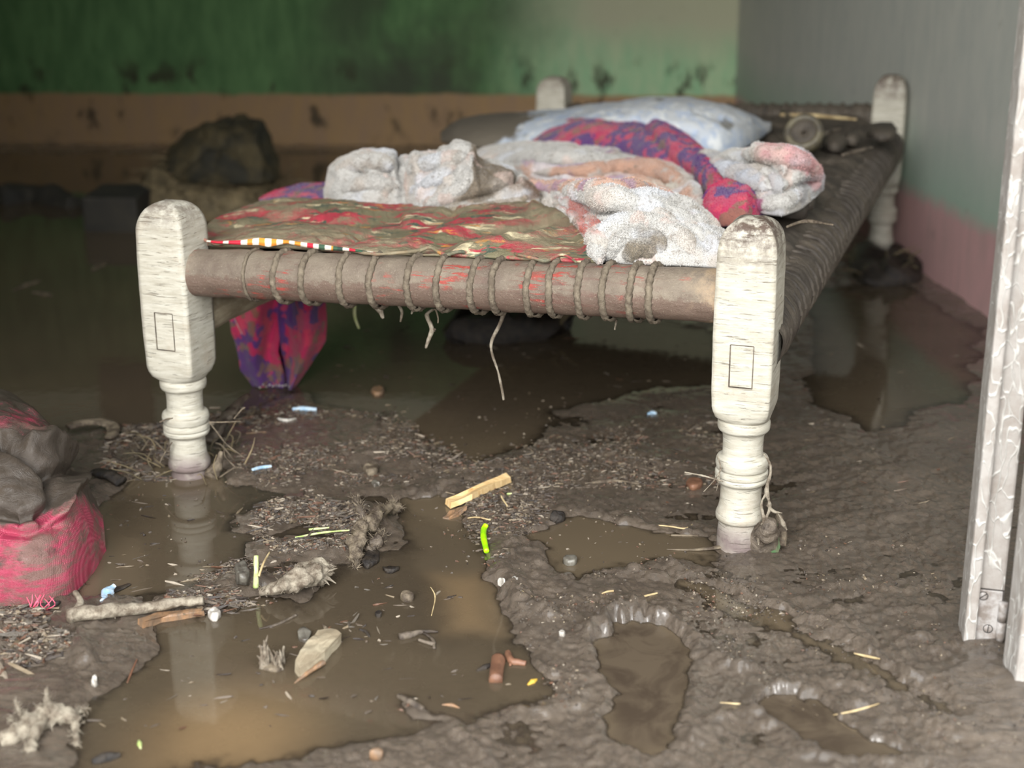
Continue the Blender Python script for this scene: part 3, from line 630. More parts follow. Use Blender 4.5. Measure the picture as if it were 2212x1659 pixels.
def cloth(name, P, mat, parent, disp=None, creases=(), colorf=None, nap=0, naplen=.006, seed=0, topmask=True):
    N = -gnorm(P, True)
    cen = P.mean(1, keepdims=True)
    if ((P-cen)*N).sum() < 0: N = -N
    nf = int(P.shape[1]*.72); m = np.zeros(P.shape[:2]); m[:, :nf] = np.sin(np.linspace(0, math.pi, nf))[None]**.5
    m *= np.sin(np.linspace(0, math.pi, P.shape[0]))[:, None]**.3
    d = 0 if disp is None else disp(P)
    x, y = project(P)
    wx = x+6*fbm(P, 30, 2, 77+seed); wy = y+5*fbm(P, 30, 2, 78+seed)
    for L, w, a in creases:
        s = seg_dist(wx, wy, L, False)/w; d = d+a*2.3*np.exp(-s*s)
    P = P+N*(d*m)[..., None]
    col = colorf(P, x, y) if colorf else None
    nu, nv = P.shape[:2]
    F = grid_faces(nu, nv, wrapv=True).tolist(); V = P.reshape(-1, 3)
    F.append(list(range(nv))); F.append(list(range((nu-1)*nv+nv-1, (nu-1)*nv-1, -1)))
    Fa = [f[::-1] for f in F]
    o = mesh(name, V, Fa, mat, parent, True, col)
    if nap:
        N2 = -gnorm(P, True)
        if ((P-cen)*N2).sum() < 0: N2 = -N2
        du = np.linalg.norm(np.gradient(P, axis=0), axis=-1)*np.linalg.norm(np.gradient(P, axis=1), axis=-1); du[:, nf:] = 0; du = du.ravel()
        idx = rng.choice(len(du), nap, p=du/du.sum()); iu, iv = idx//nv, idx % nv
        iu2 = np.clip(iu+1, 0, nu-1); iv2 = (iv+1) % nv; a, b = rng.random((2, nap, 1))
        Q = P[iu, iv]*(1-a)*(1-b)+P[iu2, iv]*a*(1-b)+P[iu, iv2]*(1-a)*b+P[iu2, iv2]*a*b
        nn = N2[iu, iv]; cl = vn(Q*140, 5)[:, None]
        dr_ = nn+.55*rng.normal(size=(nap, 3))+.7*np.stack([vn(Q*45, 6), vn(Q*45, 7), vn(Q*45, 8)], -1)
        dr_ /= np.linalg.norm(dr_, axis=1, keepdims=True); L = naplen*.62*(.45+.8*rng.random((nap, 1)))
        sd = np.cross(dr_, rng.normal(size=(nap, 3))); sd /= np.linalg.norm(sd, axis=1, keepdims=True); wd_ = .00065
        Vn = np.stack([Q-sd*wd_-nn*.0008, Q+sd*wd_-nn*.0008, Q+dr_*L], 1).reshape(-1, 3)
        Fn = np.arange(3*nap).reshape(-1, 3)
        cn = col.reshape(-1, 3)[idx]*(.9+.10*rng.normal(size=(nap, 1))); cn = np.repeat(np.clip(cn, 0, 1), 3, 0)
        o2 = mesh('fleece_nap', Vn, Fn, MAT['fleecenap'], o, False, cn); o2['kind'] = 'stuff'
    return o, P
def pick(base, P, x, y, zones, seed=0, warp=14):
    c = np.ones(P.shape[:2]+(3,))*lin(base)
    wx = x+warp*fbm(P, 22, 4, seed+1); wy = y+warp*.6*fbm(P, 22, 4, seed+2)
    for poly, cl, soft in zones:
        m = 1-sst(-soft, soft, sdf(wx, wy, poly)); c = c*(1-m[..., None])+lin(cl)*m[..., None]
    return c
def blotch(c, P, sc, lo, hi, cl, seed, amt=1.0):
    m = sst(lo, hi, fbm(P, sc, 4, seed))*amt; return c*(1-m[..., None])+lin(cl)*m[..., None]
MAG, PUR, RED = (188, 32, 84), (84, 40, 110), (196, 36, 62)
def printcol(P, seed=0, t=-.02):
    c = np.ones(P.shape[:2]+(3,))*lin(PUR)
    c = blotch(c, P, 19, t, t+.12, (178, 30, 80), seed); c = blotch(c, P, 60, .28, .42, (200, 58, 84), seed+3, .7)
    c = blotch(c, P, 45, .42, .55, (120, 92, 70), seed+5, .8); return c
# --- pillow
pil = empty('pillow', Ubed(1320, 300, .41), 'long pale blue patterned pillow at the far end, its left end coated in brown mud', 'pillow')
P = loft([(952,302,292,.05),(975,312,268,.12),(1020,318,256,.16),(1080,320,250,.18),(1140,325,247,.2),(1200,330,242,.22),(1300,335,226,.22),(1400,335,216,.22),(1480,332,213,.22),(1560,330,228,.2),(1610,318,246,.16),(1645,298,262,.1),(1665,275,268,.03)], .40)
def pc(P, x, y):
    c = pick((182, 189, 198), P, x, y, [([(1200,180),(1700,180),(1700,300),(1200,240)], (188, 190, 192), 20)])
    c = blotch(c, P, 60, .1, .5, (156, 172, 198), 3, .6); c = blotch(c, P, 75, .2, .6, (206, 208, 208), 6)
    c = blotch(c, P, 14, .75, .95, (110, 104, 92), 9, .8)
    m = sst(6, -6, sdf(x+26*fbm(P, 30, 4, 5), y+8*fbm(P, 40, 3, 6), [(900,200),(1136,230),(1140,262),(1118,285),(1100,300),(1020,345),(900,345)]))
    return c*(1-m[..., None])+lin((98, 90, 78))*m[..., None]
cloth('pillow_case', P, MAT['pillow'], pil, lambda P: .004*fbm(P, 12, 4, 3)+.0015*fbm(P, 60, 3, 4), [([(1240,300),(1380,260),(1500,290)], 10, -.006), ([(1500,240),(1600,262),(1650,268)], 8, -.005)], pc)
# torn fringe at the pale cloth's edge
V, F = [], []
for k in range(60):
    t = k/59; px = np.interp(t, [0, .45, .8, 1], [1140, 1122, 1150, 1040])+random.uniform(-6, 6); py = np.interp(t, [0, .45, .8, 1], [246, 280, 300, 318])
    c = Ubed(px, py, .46); dv = np.array([-random.uniform(.012, .03), random.uniform(-.01, .004), random.uniform(-.006, .008)])
    v, f = tube_vf([c, c+dv*.5+np.array([0, 0, .003]), c+dv], [.0025, .0018, .0004], 5, 5, off=len(V)); V += list(v); F += f
# --- magenta and purple printed blanket
prt = empty('printed_blanket', Ubed(1330, 330, .41), 'magenta and purple printed blanket humped over the bed and hanging down below its left rail', 'blanket')
P = loft([(1148,318,300,.05),(1175,325,280,.12),(1230,335,266,.16),(1290,340,261,.18),(1360,350,266,.18),(1410,365,268,.18),(1455,380,284,.18),(1500,400,312,.18),(1530,440,350,.15),(1560,470,390,.1),(1580,480,450,.05)], .41)
cloth('hump', P, MAT['print'], prt, lambda P: .004*fbm(P, 14, 4, 3)+.0015*fbm(P, 70, 3, 4), [([(1420,262),(1450,310),(1510,370)], 16, .003), ([(1395,262),(1420,320),(1490,380)], 10, -.005), ([(1240,258),(1330,300),(1400,340)], 20, .004)], lambda P, x, y: printcol(P, 40), 26000, .005)
P = loft([(1500,470,455,.03),(1530,482,405,.10),(1560,487,392,.14),(1610,487,388,.14),(1640,470,400,.1),(1660,450,430,.04)], .41)
cloth('lower_fold', P, MAT['print'], prt, lambda P: .004*fbm(P, 14, 4, 3), (), lambda P, x, y: printcol(P, 10), 12000, .005)
P = loft([(560,440,432,.02),(600,440,418,.08),(650,442,406,.1),(700,444,400,.1),(740,446,402,.08),(770,446,430,.03)], .40)
cloth('left_corner', P, MAT['print'], prt, lambda P: .004*fbm(P, 14, 4, 3), (), lambda P, x, y: printcol(P, 70), 6000, .004)
def curtain(name, L, Rr, mat, parent, jd, folds, seed, thick=.006, nu=90, nv=110):
    Lx = np.array(L, float); Rx = np.array(Rr, float); v = np.linspace(0, 1, nv)
    def at(A, v): 
        t = np.linspace(0, 1, len(A)); return np.interp(v, t, A[:, 0]), np.interp(v, t, A[:, 1])
    lx, ly = at(Lx, v); rx, ry = at(Rx, v); u = np.linspace(0, 1, nu)
    P = np.zeros((nu, nv, 3))
    for a in range(nu):
        for b in range(nv):
            px = lx[b]*(1-u[a])+rx[b]*u[a]; py = ly[b]*(1-u[a])+ry[b]*u[a]
            dd = jd+folds(u[a], v[b]); P[a, b] = Udist(px, py, dd)
    P = P+np.array([0, 1, 0])*(.006*fbm(P, 25, 3, seed))[..., None]
    Bk = P+np.array([0, thick, 0]); V = np.vstack([P.reshape(-1, 3), Bk.reshape(-1, 3)]); nn = nu*nv
    F = np.vstack([grid_faces(nu, nv), grid_faces(nu, nv)[:, ::-1]+nn]).tolist()
    for b in range(nv-1): F += [[b, b+1, nn+b+1, nn+b], [nn-nv+b+1, nn-nv+b, 2*nn-nv+b, 2*nn-nv+b+1]]
    for a in range(nu-1): F += [[(a+1)*nv, a*nv, nn+a*nv, nn+(a+1)*nv], [a*nv+nv-1, (a+1)*nv+nv-1, nn+(a+1)*nv+nv-1, nn+a*nv+nv-1]]
    c = printcol(P, seed, .12); c = np.vstack([c.reshape(-1, 3)]*2)
    return mesh(name, V, F, mat, parent, True, c)
gd = np.linalg.norm(Uz(590, 840)[:2])
cu1 = curtain('hanging_fold', [(494,668),(500,715),(515,770),(520,800),(545,836)], [(605,600),(608,700),(600,760),(612,800),(618,838)], MAT['print'], prt, gd+.02, lambda u, v: -.03*math.sin(u*math.pi)*(1-.4*v)+.02*math.sin(u*9+v*3)*u, 22)
curtain('hanging_fold', [(600,600),(600,690),(606,745),(615,790),(618,840)], [(700,600),(706,690),(703,738),(664,800),(634,842)], MAT['print'], prt, gd+.0, lambda u, v: -.04*math.sin(u*math.pi)**2*(1-.5*v)+.015*math.sin(u*7), 5)
curtain('hanging_fold', [(570,600),(575,700),(580,760),(590,800),(600,836)], [(640,600),(640,700),(640,760),(632,800),(625,838)], MAT['print'], prt, gd+.08, lambda u, v: .01*math.sin(u*9), 60)
for a, b, n_ in (((494, 668), (530, 742), 12), ((530, 742), (556, 806), 10)):
    for k in range(n_):
        t = k/n_; c = Udist(a[0]*(1-t)+b[0]*t+4, a[1]*(1-t)+b[1]*t, gd+.015)
        tube('edge_stitch', [c+np.array([-.0008, -.004, .0022]), c+np.array([.0008, -.004, -.0022])], [.0011, .0011], MAT['white'], cu1, n=3, sides=6)
for k in range(11):
    c = Udist(560+7*k, 838-6*abs(math.sin(k*1.7)), gd-.012); tube('edge_stitch', [c, c+np.array([.003, 0, .002])], [.0016, .0016], MAT['white'], cu1, n=3, sides=6)
# --- white fleece blanket, bunched
fb = empty('fleece_blanket', Ubed(1150, 440, .41), 'bunched white and peach fleece blanket smeared with mud in the middle of the bed', 'blanket')
WH, PE, LI = (190, 186, 180), (190, 150, 128), (146, 116, 152)
def ridge(P, s):
    th = (s*.77) % 3.14; u = P[..., 0]*math.cos(th)+P[..., 1]*math.sin(th)*.6+P[..., 2]*1.2
    q_ = u*11+1.3*fbm(P, 5, 3, s+90); return (1-np.abs(np.sin(math.pi*q_)))**4*sst(-.5, .3, fbm(P, 6, 2, s+95))
fd = lambda s, a=.006: (lambda P: a*fbm(P, 7, 3, s)-.010*np.exp(-(fbm(P*np.array([1, 1.6, 1]), 9, 2, s+50)/.16)**2)+.0022*fbm(P, 30, 3, s+4)+.0010*fbm(P, 120, 2, s+8)-.010*ridge(P, s))
def whitec(P, x, y, zones=(), seed=0, dirt=.35):
    c = pick(WH, P, x, y, zones, seed); c = blotch(c, P, 16, .1, .6, (192, 180, 168), seed+20, .6); c = blotch(c, P, 26, .45, .7, (206, 180, 168), seed+24, .5)
    c = blotch(c, P, 14, .2, .7, (208, 210, 216), seed+33, .6); return blotch(c, P, 30, .5, .8, (132, 118, 98), seed+28, dirt)
P = loft([(1012,348,340,.03),(1040,362,325,.12),(1080,375,318,.18),(1130,390,313,.2),(1200,405,317,.2),(1280,412,327,.2),(1340,410,343,.18),(1400,415,355,.17),(1450,432,367,.16),(1490,455,388,.13),(1515,480,420,.09),(1528,490,470,.03)], .41, 420, 170)
cloth('centre_fold', P, MAT['fleece'], fb, fd(3), [([(1160,372),(1250,350),(1340,342),(1400,352)], 9, -.010), ([(1130,345),(1230,350),(1330,335)], 14, .006), ([(1180,385),(1280,376),(1380,380),(1470,395)], 8, -.010), ([(1200,405),(1320,395),(1420,405),(1500,450)], 9, .008)],
      lambda P, x, y: whitec(P, x, y, [([(1120,368),(1180,350),(1290,330),(1380,350),(1440,352),(1490,390),(1500,430),(1420,420),(1330,395),(1200,410),(1130,388)], PE, 8), ([(1130,352),(1240,338),(1300,325),(1320,332),(1240,352),(1140,366)], LI, 6), ([(1190,385),(1290,377),(1350,368),(1350,374),(1290,384),(1200,396)], LI, 6), ([(1330,392),(1440,372),(1490,400),(1440,400)], (214, 206, 192), 6)], 1, .1), 60000, .006)
P = loft([(700,428,415,.02),(712,436,372,.07),(740,443,345,.11),(790,448,328,.13),(835,449,325,.13),(870,448,332,.12),(905,446,350,.09),(930,445,400,.03)], .42, 260, 130)
cloth('left_roll', P, MAT['fleece'], fb, fd(8), [([(760,360),(810,385),(860,398)], 7, -.012), ([(745,400),(800,405),(860,420)], 9, -.006), ([(862,335),(862,370),(866,410),(874,440)], 9, -.014), ([(820,335),(840,362),(850,392)], 8, -.007), ([(730,370),(790,345),(850,350)], 12, .006)], lambda P, x, y: whitec(P, x, y, (), 5), 60000, .006)
P = loft([(862,420,400,.02),(872,438,366,.07),(900,450,340,.11),(945,455,326,.13),(985,455,320,.13),(1020,452,334,.12),(1060,448,348,.12),(1105,446,366,.1),(1135,445,384,.07),(1165,445,420,.03)], .425, 320, 140)
MW = [(1012,330),(1045,345),(1130,378),(1118,392),(1060,428),(1000,446),(960,448),(1000,425),(1018,400),(1014,365)]
cloth('muddy_fold', P, MAT['fleece'], fb, fd(12), [([(985,316),(1015,335),(1012,380),(1030,420)], 9, .007), ([(1120,380),(1070,410),(1000,440),(950,440)], 7, -.013), ([(900,350),(905,400),(895,445)], 9, .007), ([(950,370),(930,410),(915,450)], 7, -.009), ([(985,400),(960,425),(930,440)], 7, -.008), ([(945,330),(940,370),(960,400)], 8, -.006)],
      lambda P, x, y: whitec(P, x, y, [(MW, (122, 108, 90), 4), ([(1110,380),(1150,395),(1165,430),(1100,440)], (120, 96, 78), 6), ([(960,345),(985,335),(990,350),(965,362)], (130, 112, 92), 3)], 9), 80000, .006)
P = loft([(860,452,442,.03),(920,460,430,.06),(1000,458,426,.08),(1080,458,418,.09),(1140,462,400,.12),(1200,475,404,.15),(1260,525,408,.2),(1300,566,408,.24),(1360,570,406,.26),(1420,572,420,.24),(1480,573,450,.2),(1530,575,480,.14),(1562,577,510,.06)], .418, 460, 170)
cloth('lower_layer', P, MAT['fleece'], fb, fd(21), [([(1180,430),(1240,460),(1290,520)], 12, .010), ([(1160,415),(1230,440),(1300,490)], 10, -.010), ([(1250,425),(1340,440),(1450,470),(1540,520)], 14, .009), ([(1240,440),(1330,462),(1380,470)], 8, -.010), ([(1400,440),(1480,480),(1530,530)], 9, -.008)],
      lambda P, x, y: whitec(P, x, y, [([(1205,425),(1240,430),(1300,490),(1310,520),(1285,530),(1262,490)], (176, 96, 84), 8), ([(860,440),(1000,440),(1100,425),(1160,400),(1180,440),(1140,452),(1000,462)], (150, 138, 118), 14), ([(1260,415),(1450,430),(1500,480),(1380,470),(1290,450)], (190, 186, 182), 10)], 14, .4), 70000, .006)
P = loft([(1448,350,335,.03),(1465,362,318,.07),(1500,390,322,.1),(1550,415,328,.12),(1600,440,325,.13),(1650,460,318,.13),(1690,465,312,.13),(1730,450,322,.11),(1760,425,345,.08),(1780,405,385,.02)], .42, 340, 140)
cloth('right_bundle', P, MAT['fleece'], fb, fd(30), [([(1500,335),(1580,352),(1640,340),(1700,380)], 8, -.009), ([(1480,350),(1560,390),(1650,400)], 10, -.007), ([(1660,440),(1700,410),(1760,390)], 8, -.008), ([(1640,330),(1700,345),(1740,380)], 12, .007)],
      lambda P, x, y: blotch(whitec(P, x, y, [([(1640,325),(1665,308),(1720,310),(1760,335),(1782,390),(1765,415),(1730,380),(1690,345)], (204, 150, 150), 6), ([(1470,350),(1560,372),(1620,392),(1560,400),(1500,380)], (176, 180, 190), 8), ([(1540,385),(1640,415),(1640,470),(1540,440)], (188, 182, 160), 8), ([(1545,405),(1590,410),(1640,430),(1630,470),(1560,460)], (150, 40, 100), 5)], 19, .3), P, 16, .15, .4, (168, 166, 168), 3, .7), 50000, .006)
# ridges and rolled edges of the bunched cloth, laid where they touch the folds below
from mathutils.bvhtree import BVHTree
def cloth_bvh():
    Vs, Fs, off = [], [], 0
    for o in fb.children:
        if o.type != 'MESH': continue
        me = o.data; co = np.zeros(len(me.vertices)*3, np.float32); me.vertices.foreach_get('co', co); co = co.reshape(-1, 3)
        Vs += co.tolist(); Fs += [[off+v for v in p.vertices] for p in me.polygons if len(p.vertices) == 4]; off += len(co)
    return BVHTree.FromPolygons(Vs, Fs)
def fold_roll(name, pts, rad, colorf, naps, seed=0, sink=.05, flat=.85, amp=.003, wob=.2):
    W3 = []
    rad = [v*1.1 for v in rad]
    r0 = np.interp(np.linspace(0, 1, len(pts)), np.linspace(0, 1, len(rad)), rad)
    for (a_, b_), r_ in zip(pts, r0):
        d_ = ray(a_, b_); d_ = d_/np.linalg.norm(d_); h_ = BV.ray_cast(Vector(CAM), Vector(d_), 8)
        q_ = np.array(h_[0]) if h_[0] is not None else Ubed(a_, b_, .43)
        W3.append(q_+d_*r_*sink-np.array([0, 0, r_*.25]))
    n, s_ = 110, 30
    V, F = tube_vf(W3, rad, n, s_, flat=flat); P = V[:n*s_].reshape(n, s_, 3); C_ = P.mean(1, keepdims=True)
    P = C_+(P-C_)*(1+wob*fbm(P, 14, 3, seed))[..., None]
    tp = np.clip(np.sin(np.linspace(0, math.pi, n))*3.2, .05, 1)[:, None, None]; P = C_+(P-C_)*tp
    N = (P-C_)/(np.linalg.norm(P-C_, axis=-1, keepdims=True)+1e-9)
    P = P+N*(amp*fbm(P, 32, 3, seed+3)+.001*fbm(P, 130, 2, seed+5))[..., None]
    x, y = project(P); col = colorf(P, x, y)
    V = np.vstack([P.reshape(-1, 3), P[0].mean(0)[None], P[-1].mean(0)[None]]); cc = np.vstack([col.reshape(-1, 3), col[0, :1], col[-1, :1]])
    o = mesh(name, V, F, MAT['fleece'], fb, True, cc)
    ar = np.linalg.norm(np.gradient(P, axis=0), axis=-1); ar = (ar*np.linalg.norm(P-C_, axis=-1)).ravel(); idx = rng.choice(len(ar), naps, p=ar/ar.sum()); iu, iv = idx//s_, idx % s_
    Q = P[iu, iv]+.5*(P[np.clip(iu+1, 0, n-1), iv]-P[iu, iv])*rng.random((naps, 1))*2+.5*(P[iu, (iv+1) % s_]-P[iu, iv])*rng.random((naps, 1))*2
    nn = N[iu, iv]; dr_ = nn+.55*rng.normal(size=(naps, 3))+.6*np.stack([vn(Q*45, 6), vn(Q*45, 7), vn(Q*45, 8)], -1); dr_ /= np.linalg.norm(dr_, axis=1, keepdims=True)
    sd = np.cross(dr_, rng.normal(size=(naps, 3))); sd /= np.linalg.norm(sd, axis=1, keepdims=True)
    Vn = np.stack([Q-sd*.0006, Q+sd*.0006, Q+dr_*.0036*(.4+.8*rng.random((naps, 1)))], 1).reshape(-1, 3)
    cn = np.repeat(np.clip(col.reshape(-1, 3)[idx]*(.9+.1*rng.normal(size=(naps, 1))), 0, 1), 3, 0)
    o2 = mesh('fleece_nap', Vn, np.arange(3*naps).reshape(-1, 3), MAT['fleecenap'], o, False, cn); o2['kind'] = 'stuff'
BV = cloth_bvh()
wc_ = lambda zones=(), sd_=0, dirt=.3: (lambda P, x, y: whitec(P, x, y, zones, sd_, dirt))
pe_ = lambda sd_: (lambda P, x, y: blotch(blotch(np.ones(P.shape[:2]+(3,))*lin(PE), P, 18, .15, .45, WH, sd_, .8), P, 22, .3, .5, LI, sd_+5, .6))
fold_roll('fold', [(1190,408),(1240,436),(1275,470),(1300,515),(1305,548)], [.008,.017,.020,.018,.010], wc_([([(1205,425),(1250,430),(1300,480),(1300,510),(1262,492)], (170, 96, 84), 8)], 1), 9000, 1)
fold_roll('fold', [(1205,402),(1300,418),(1380,436),(1460,468),(1530,520)], [.008,.019,.022,.022,.012], wc_((), 3), 14000, 2)
fold_roll('fold', [(1330,418),(1420,425),(1480,448),(1520,490)], [.006,.016,.018,.010], wc_((), 6, .5), 8000, 4)
fold_roll('fold', [(1120,392),(1200,404),(1300,402),(1400,408),(1470,438)], [.006,.014,.017,.016,.008], pe_(7), 12000, 5)
fold_roll('fold', [(1150,372),(1250,366),(1340,358),(1420,366),(1480,398)], [.006,.014,.018,.017,.009], pe_(17), 12000, 6)
fold_roll('fold', [(1100,345),(1200,338),(1300,342),(1400,360)], [.008,.016,.018,.008], wc_((), 9, .1), 12000, 7)
fold_roll('fold', [(722,372),(765,348),(815,342),(850,360)], [.007,.016,.018,.009], wc_((), 11), 9000, 8)
fold_roll('fold', [(735,408),(780,392),(830,392),(862,410)], [.007,.015,.016,.008], wc_((), 12), 8000, 9)
fold_roll('fold', [(880,372),(925,350),(975,338),(1010,338)], [.007,.016,.018,.008], wc_((), 13), 8000, 10)
fold_roll('fold', [(885,415),(925,392),(960,368),(985,350)], [.006,.013,.015,.008], wc_((), 14), 7000, 11)
fold_roll('fold', [(915,440),(965,420),(1000,395),(1015,360)], [.006,.013,.014,.007], wc_([(MW, (122, 108, 90), 6)], 15), 7000, 12)
fold_roll('fold', [(900,452),(1000,452),(1090,440),(1150,420)], [.006,.012,.014,.008], wc_([([(880,430),(1180,400),(1180,470),(880,470)], (140, 128, 108), 30)], 16, .8), 9000, 13)
fold_roll('fold', [(1470,338),(1540,352),(1610,372),(1670,405)], [.006,.015,.018,.009], wc_([([(1450,330),(1640,340),(1640,400),(1450,380)], (172, 174, 182), 20)], 18, .5), 9000, 14)
fold_roll('fold', [(1600,330),(1660,326),(1720,338),(1755,372),(1752,410)], [.007,.018,.020,.018,.009], wc_([([(1630,300),(1790,300),(1790,420),(1740,400),(1690,350),(1640,345)], (196, 148, 146), 10)], 19, .3), 10000, 15)
fold_roll('fold', [(1560,425),(1620,432),(1680,432),(1730,410)], [.006,.014,.015,.008], wc_([([(1540,400),(1640,430),(1640,480),(1540,480)], (150, 60, 104), 6)], 20, .4), 7000, 16)
fold_roll('rolled_edge', [(1297,566),(1292,530),(1306,500),(1345,482),(1395,480),(1440,494),(1478,520),(1505,552)], [.010,.013,.015,.016,.016,.017,.016,.010], wc_((), 21, .3), 15000, 17, sink=0.0, wob=.12, flat=1.0)
fold_roll('rolled_edge', [(1325,566),(1322,535),(1350,512),(1390,508),(1425,522),(1430,548)], [.007,.011,.012,.012,.011,.007], wc_([([(1370,500),(1460,500),(1460,570),(1380,570)], (136, 124, 106), 8)], 22, .5), 10000, 18, sink=0.0, wob=.15, flat=1.0)
fold_roll('rolled_edge', [(1352,562),(1368,538),(1395,535),(1408,556)], [.008,.012,.012,.008], wc_([([(1340,520),(1430,520),(1430,580),(1350,580)], (134, 122, 104), 12)], 23, .7), 6000, 19, sink=0.0, wob=.25, flat=1.0)
P = loft([(1430,568,530,.02),(1460,570,492,.06),(1500,572,495,.1),(1540,574,520,.1),(1575,576,550,.04)], .418, 160, 90)
cloth('side_fold', P, MAT['fleece'], fb, fd(36), [([(1440,520),(1480,540),(1540,545)], 7, -.012)], lambda P, x, y: whitec(P, x, y, (), 44, .3), 24000, .005)
# --- muddy floral quilt at the front
ql = empty('floral_quilt', Ubed(860, 545, .42), 'mud-caked red floral quilt folded flat over the front rail', 'quilt')
QS = [(434,522,516,.03),(445,527,505,.12),(480,530,486,.2),(530,532,460,.26),(585,533,446,.3),(650,536,441,.32),(750,545,446,.32),(850,549,458,.32),(950,552,458,.32),(1050,556,452,.34),(1120,560,452,.34),(1180,562,462,.32),(1230,564,480,.26),(1265,565,508,.18),(1285,564,540,.08),(1292,564,556,.03)]
P = loft(QS, .424, 620, 240, e=.62, back=.35)
cloth('cover', P, MAT['quilt'], ql, lambda P: .006*fbm(P*np.array([1, 1.6, 1]), 8, 4, 3)+.0022*fbm(P, 45, 4, 6)+.001*fbm(P, 150, 2, 7), [([(450,505),(560,470),(700,465),(860,470)], 10, -.006), ([(700,520),(860,495),(980,460)], 12, -.008), ([(900,535),(1040,495),(1180,480)], 12, -.007), ([(980,545),(1100,520),(1230,500)], 9, .006), ([(1150,452),(1230,480),(1272,540)], 10, .008)])
# hem: a wavy rolled edge, with the checked lining showing where it lifts
hem = [(438,519),(470,522),(520,520),(560,515),(610,519),(650,524),(700,530),(760,538),(810,546),(860,549),(905,540),(930,538),(960,545),(990,547),(1020,541),(1060,537),(1100,540),(1120,551),(1150,557),(1180,560),(1215,552),(1245,562)]
hp_ = [Ubed(a, b, .43)+np.array([0, -.002, .003*math.sin(a*.09)]) for a, b in hem]
tube('hem', hp_, [.0022, .0028, .0025, .003, .0025, .002], MAT['quilt'], ql, n=160, sides=10, rough=.35)
def lining():
    xs = np.linspace(446, 830, 200); hy = np.interp(xs, [h[0] for h in hem], [h[1] for h in hem])
    drop = np.interp(xs, [446, 480, 520, 580, 620, 660, 700, 760, 800, 830], [3, 5, 9, 17, 6, 9, 10, 5, 5, 1])
    P = np.zeros((200, 8, 3)); col = np.zeros((200, 8, 3))
    for a in range(200):
        t0_ = Ubed(xs[a], np.interp(xs[a], [q_[0] for q_ in QS], [q_[1] for q_ in QS]), .424)-np.array([0, .012, 0])
        for b in range(8):
            P[a, b] = Udist(xs[a], hy[a]+drop[a]*b/7, np.linalg.norm(t0_[:2])-.003-.004*math.sin(b/7*math.pi))
            k = int(xs[a]//13+ (b//3) % 1); cc_ = [(232, 222, 204), (222, 140, 48), (232, 224, 206), (206, 40, 60), (232, 224, 206), (60, 86, 66)][k % 6]
            if xs[a] < 520: cc_ = [(206, 40, 60), (232, 222, 204), (206, 40, 60)][k % 3]
            elif xs[a] < 640: cc_ = [(240, 232, 218), (222, 140, 48)][k % 2]
            elif xs[a] > 720: cc_ = [(50, 70, 60), (236, 226, 208), (206, 40, 60), (60, 90, 66)][k % 4]
            col[a, b] = lin(cc_)
    V = P.reshape(-1, 3); Bk = V+np.array([0, .004, 0]); n = len(V)
    mesh('lining', np.vstack([V, Bk]), np.vstack([grid_faces(200, 8), grid_faces(200, 8)[:, ::-1]+n]), m_vcol('checked_lining', .8, 400, .001, .3), ql, True, np.vstack([col.reshape(-1, 3)]*2))
lining()
#==DEBRIS==
def hairs(o, n, L, mat, seed=0, name='root_hairs'):
    me = o.data; co = np.zeros(len(me.vertices)*3, np.float32); me.vertices.foreach_get('co', co); co = co.reshape(-1, 3)
    no = np.zeros(len(me.vertices)*3, np.float32); me.vertices.foreach_get('normal', no); no = no.reshape(-1, 3)
    r = np.random.default_rng(seed); k = r.integers(len(co), size=n); Q = co[k]; d = no[k]*.6+r.normal(size=(n, 3))*.7; d[:, 2] += .15
    d /= np.linalg.norm(d, axis=1, keepdims=True); Ls = L*(.3+r.random((n, 1))**2*1.3); sd = np.cross(d, r.normal(size=(n, 3))); sd /= np.linalg.norm(sd, axis=1, keepdims=True)
    up = np.cross(d, sd); w = .0006; b2 = d+.6*r.normal(size=(n, 3))*.7; b2 /= np.linalg.norm(b2, axis=1, keepdims=True)
    mid = Q+d*Ls*.5; V = np.stack([Q-sd*w, Q+sd*w, Q+up*w, mid-sd*w*.8, mid+sd*w*.8, mid+up*w*.8, mid+b2*Ls*.5], 1).reshape(-1, 3)
    f = np.array([[0, 1, 4], [0, 4, 3], [1, 2, 5], [1, 5, 4], [2, 0, 3], [2, 3, 5], [3, 4, 6], [4, 5, 6], [5, 3, 6]])
    h_ = mesh(name, V, (f[None]+7*np.arange(n)[:, None, None]).reshape(-1, 3), mat, o, False); h_.location = (0, 0, 0); h_['kind'] = 'stuff'
def thing1(o, label, cat, group=None): return tag(o, label, cat, group)
def F3(px, py, lift=0.0):                  # point on the mud under a pixel, lifted
    p = Uz(px, py, 0.0); h = max(mud_at(p[0], p[1]), 0.0); p = Uz(px, py, h); return p+np.array([0, 0, lift])
def stick(name, pts, rad, mat, label, cat='stick', lift=None, rough=.25, n=40, sides=12, flat=1.0, group=None, twigs=()):
    r0 = rad[0] if hasattr(rad, '__len__') else rad; lf = r0*.5 if lift is None else lift
    W3 = [F3(*p[:2], (p[2] if len(p) > 2 else lf)) for p in pts]
    o = tube(name, W3, rad, mat, n=n, sides=sides, rough=rough, seed=int(pts[0][0]), flat=flat)
    for tp, tr in twigs:
        tube('twig', [F3(*p[:2], (p[2] if len(p) > 2 else lf)) for p in tp], tr, mat, o, n=14, sides=7, rough=.3)
    return tag(o, label, cat, group)
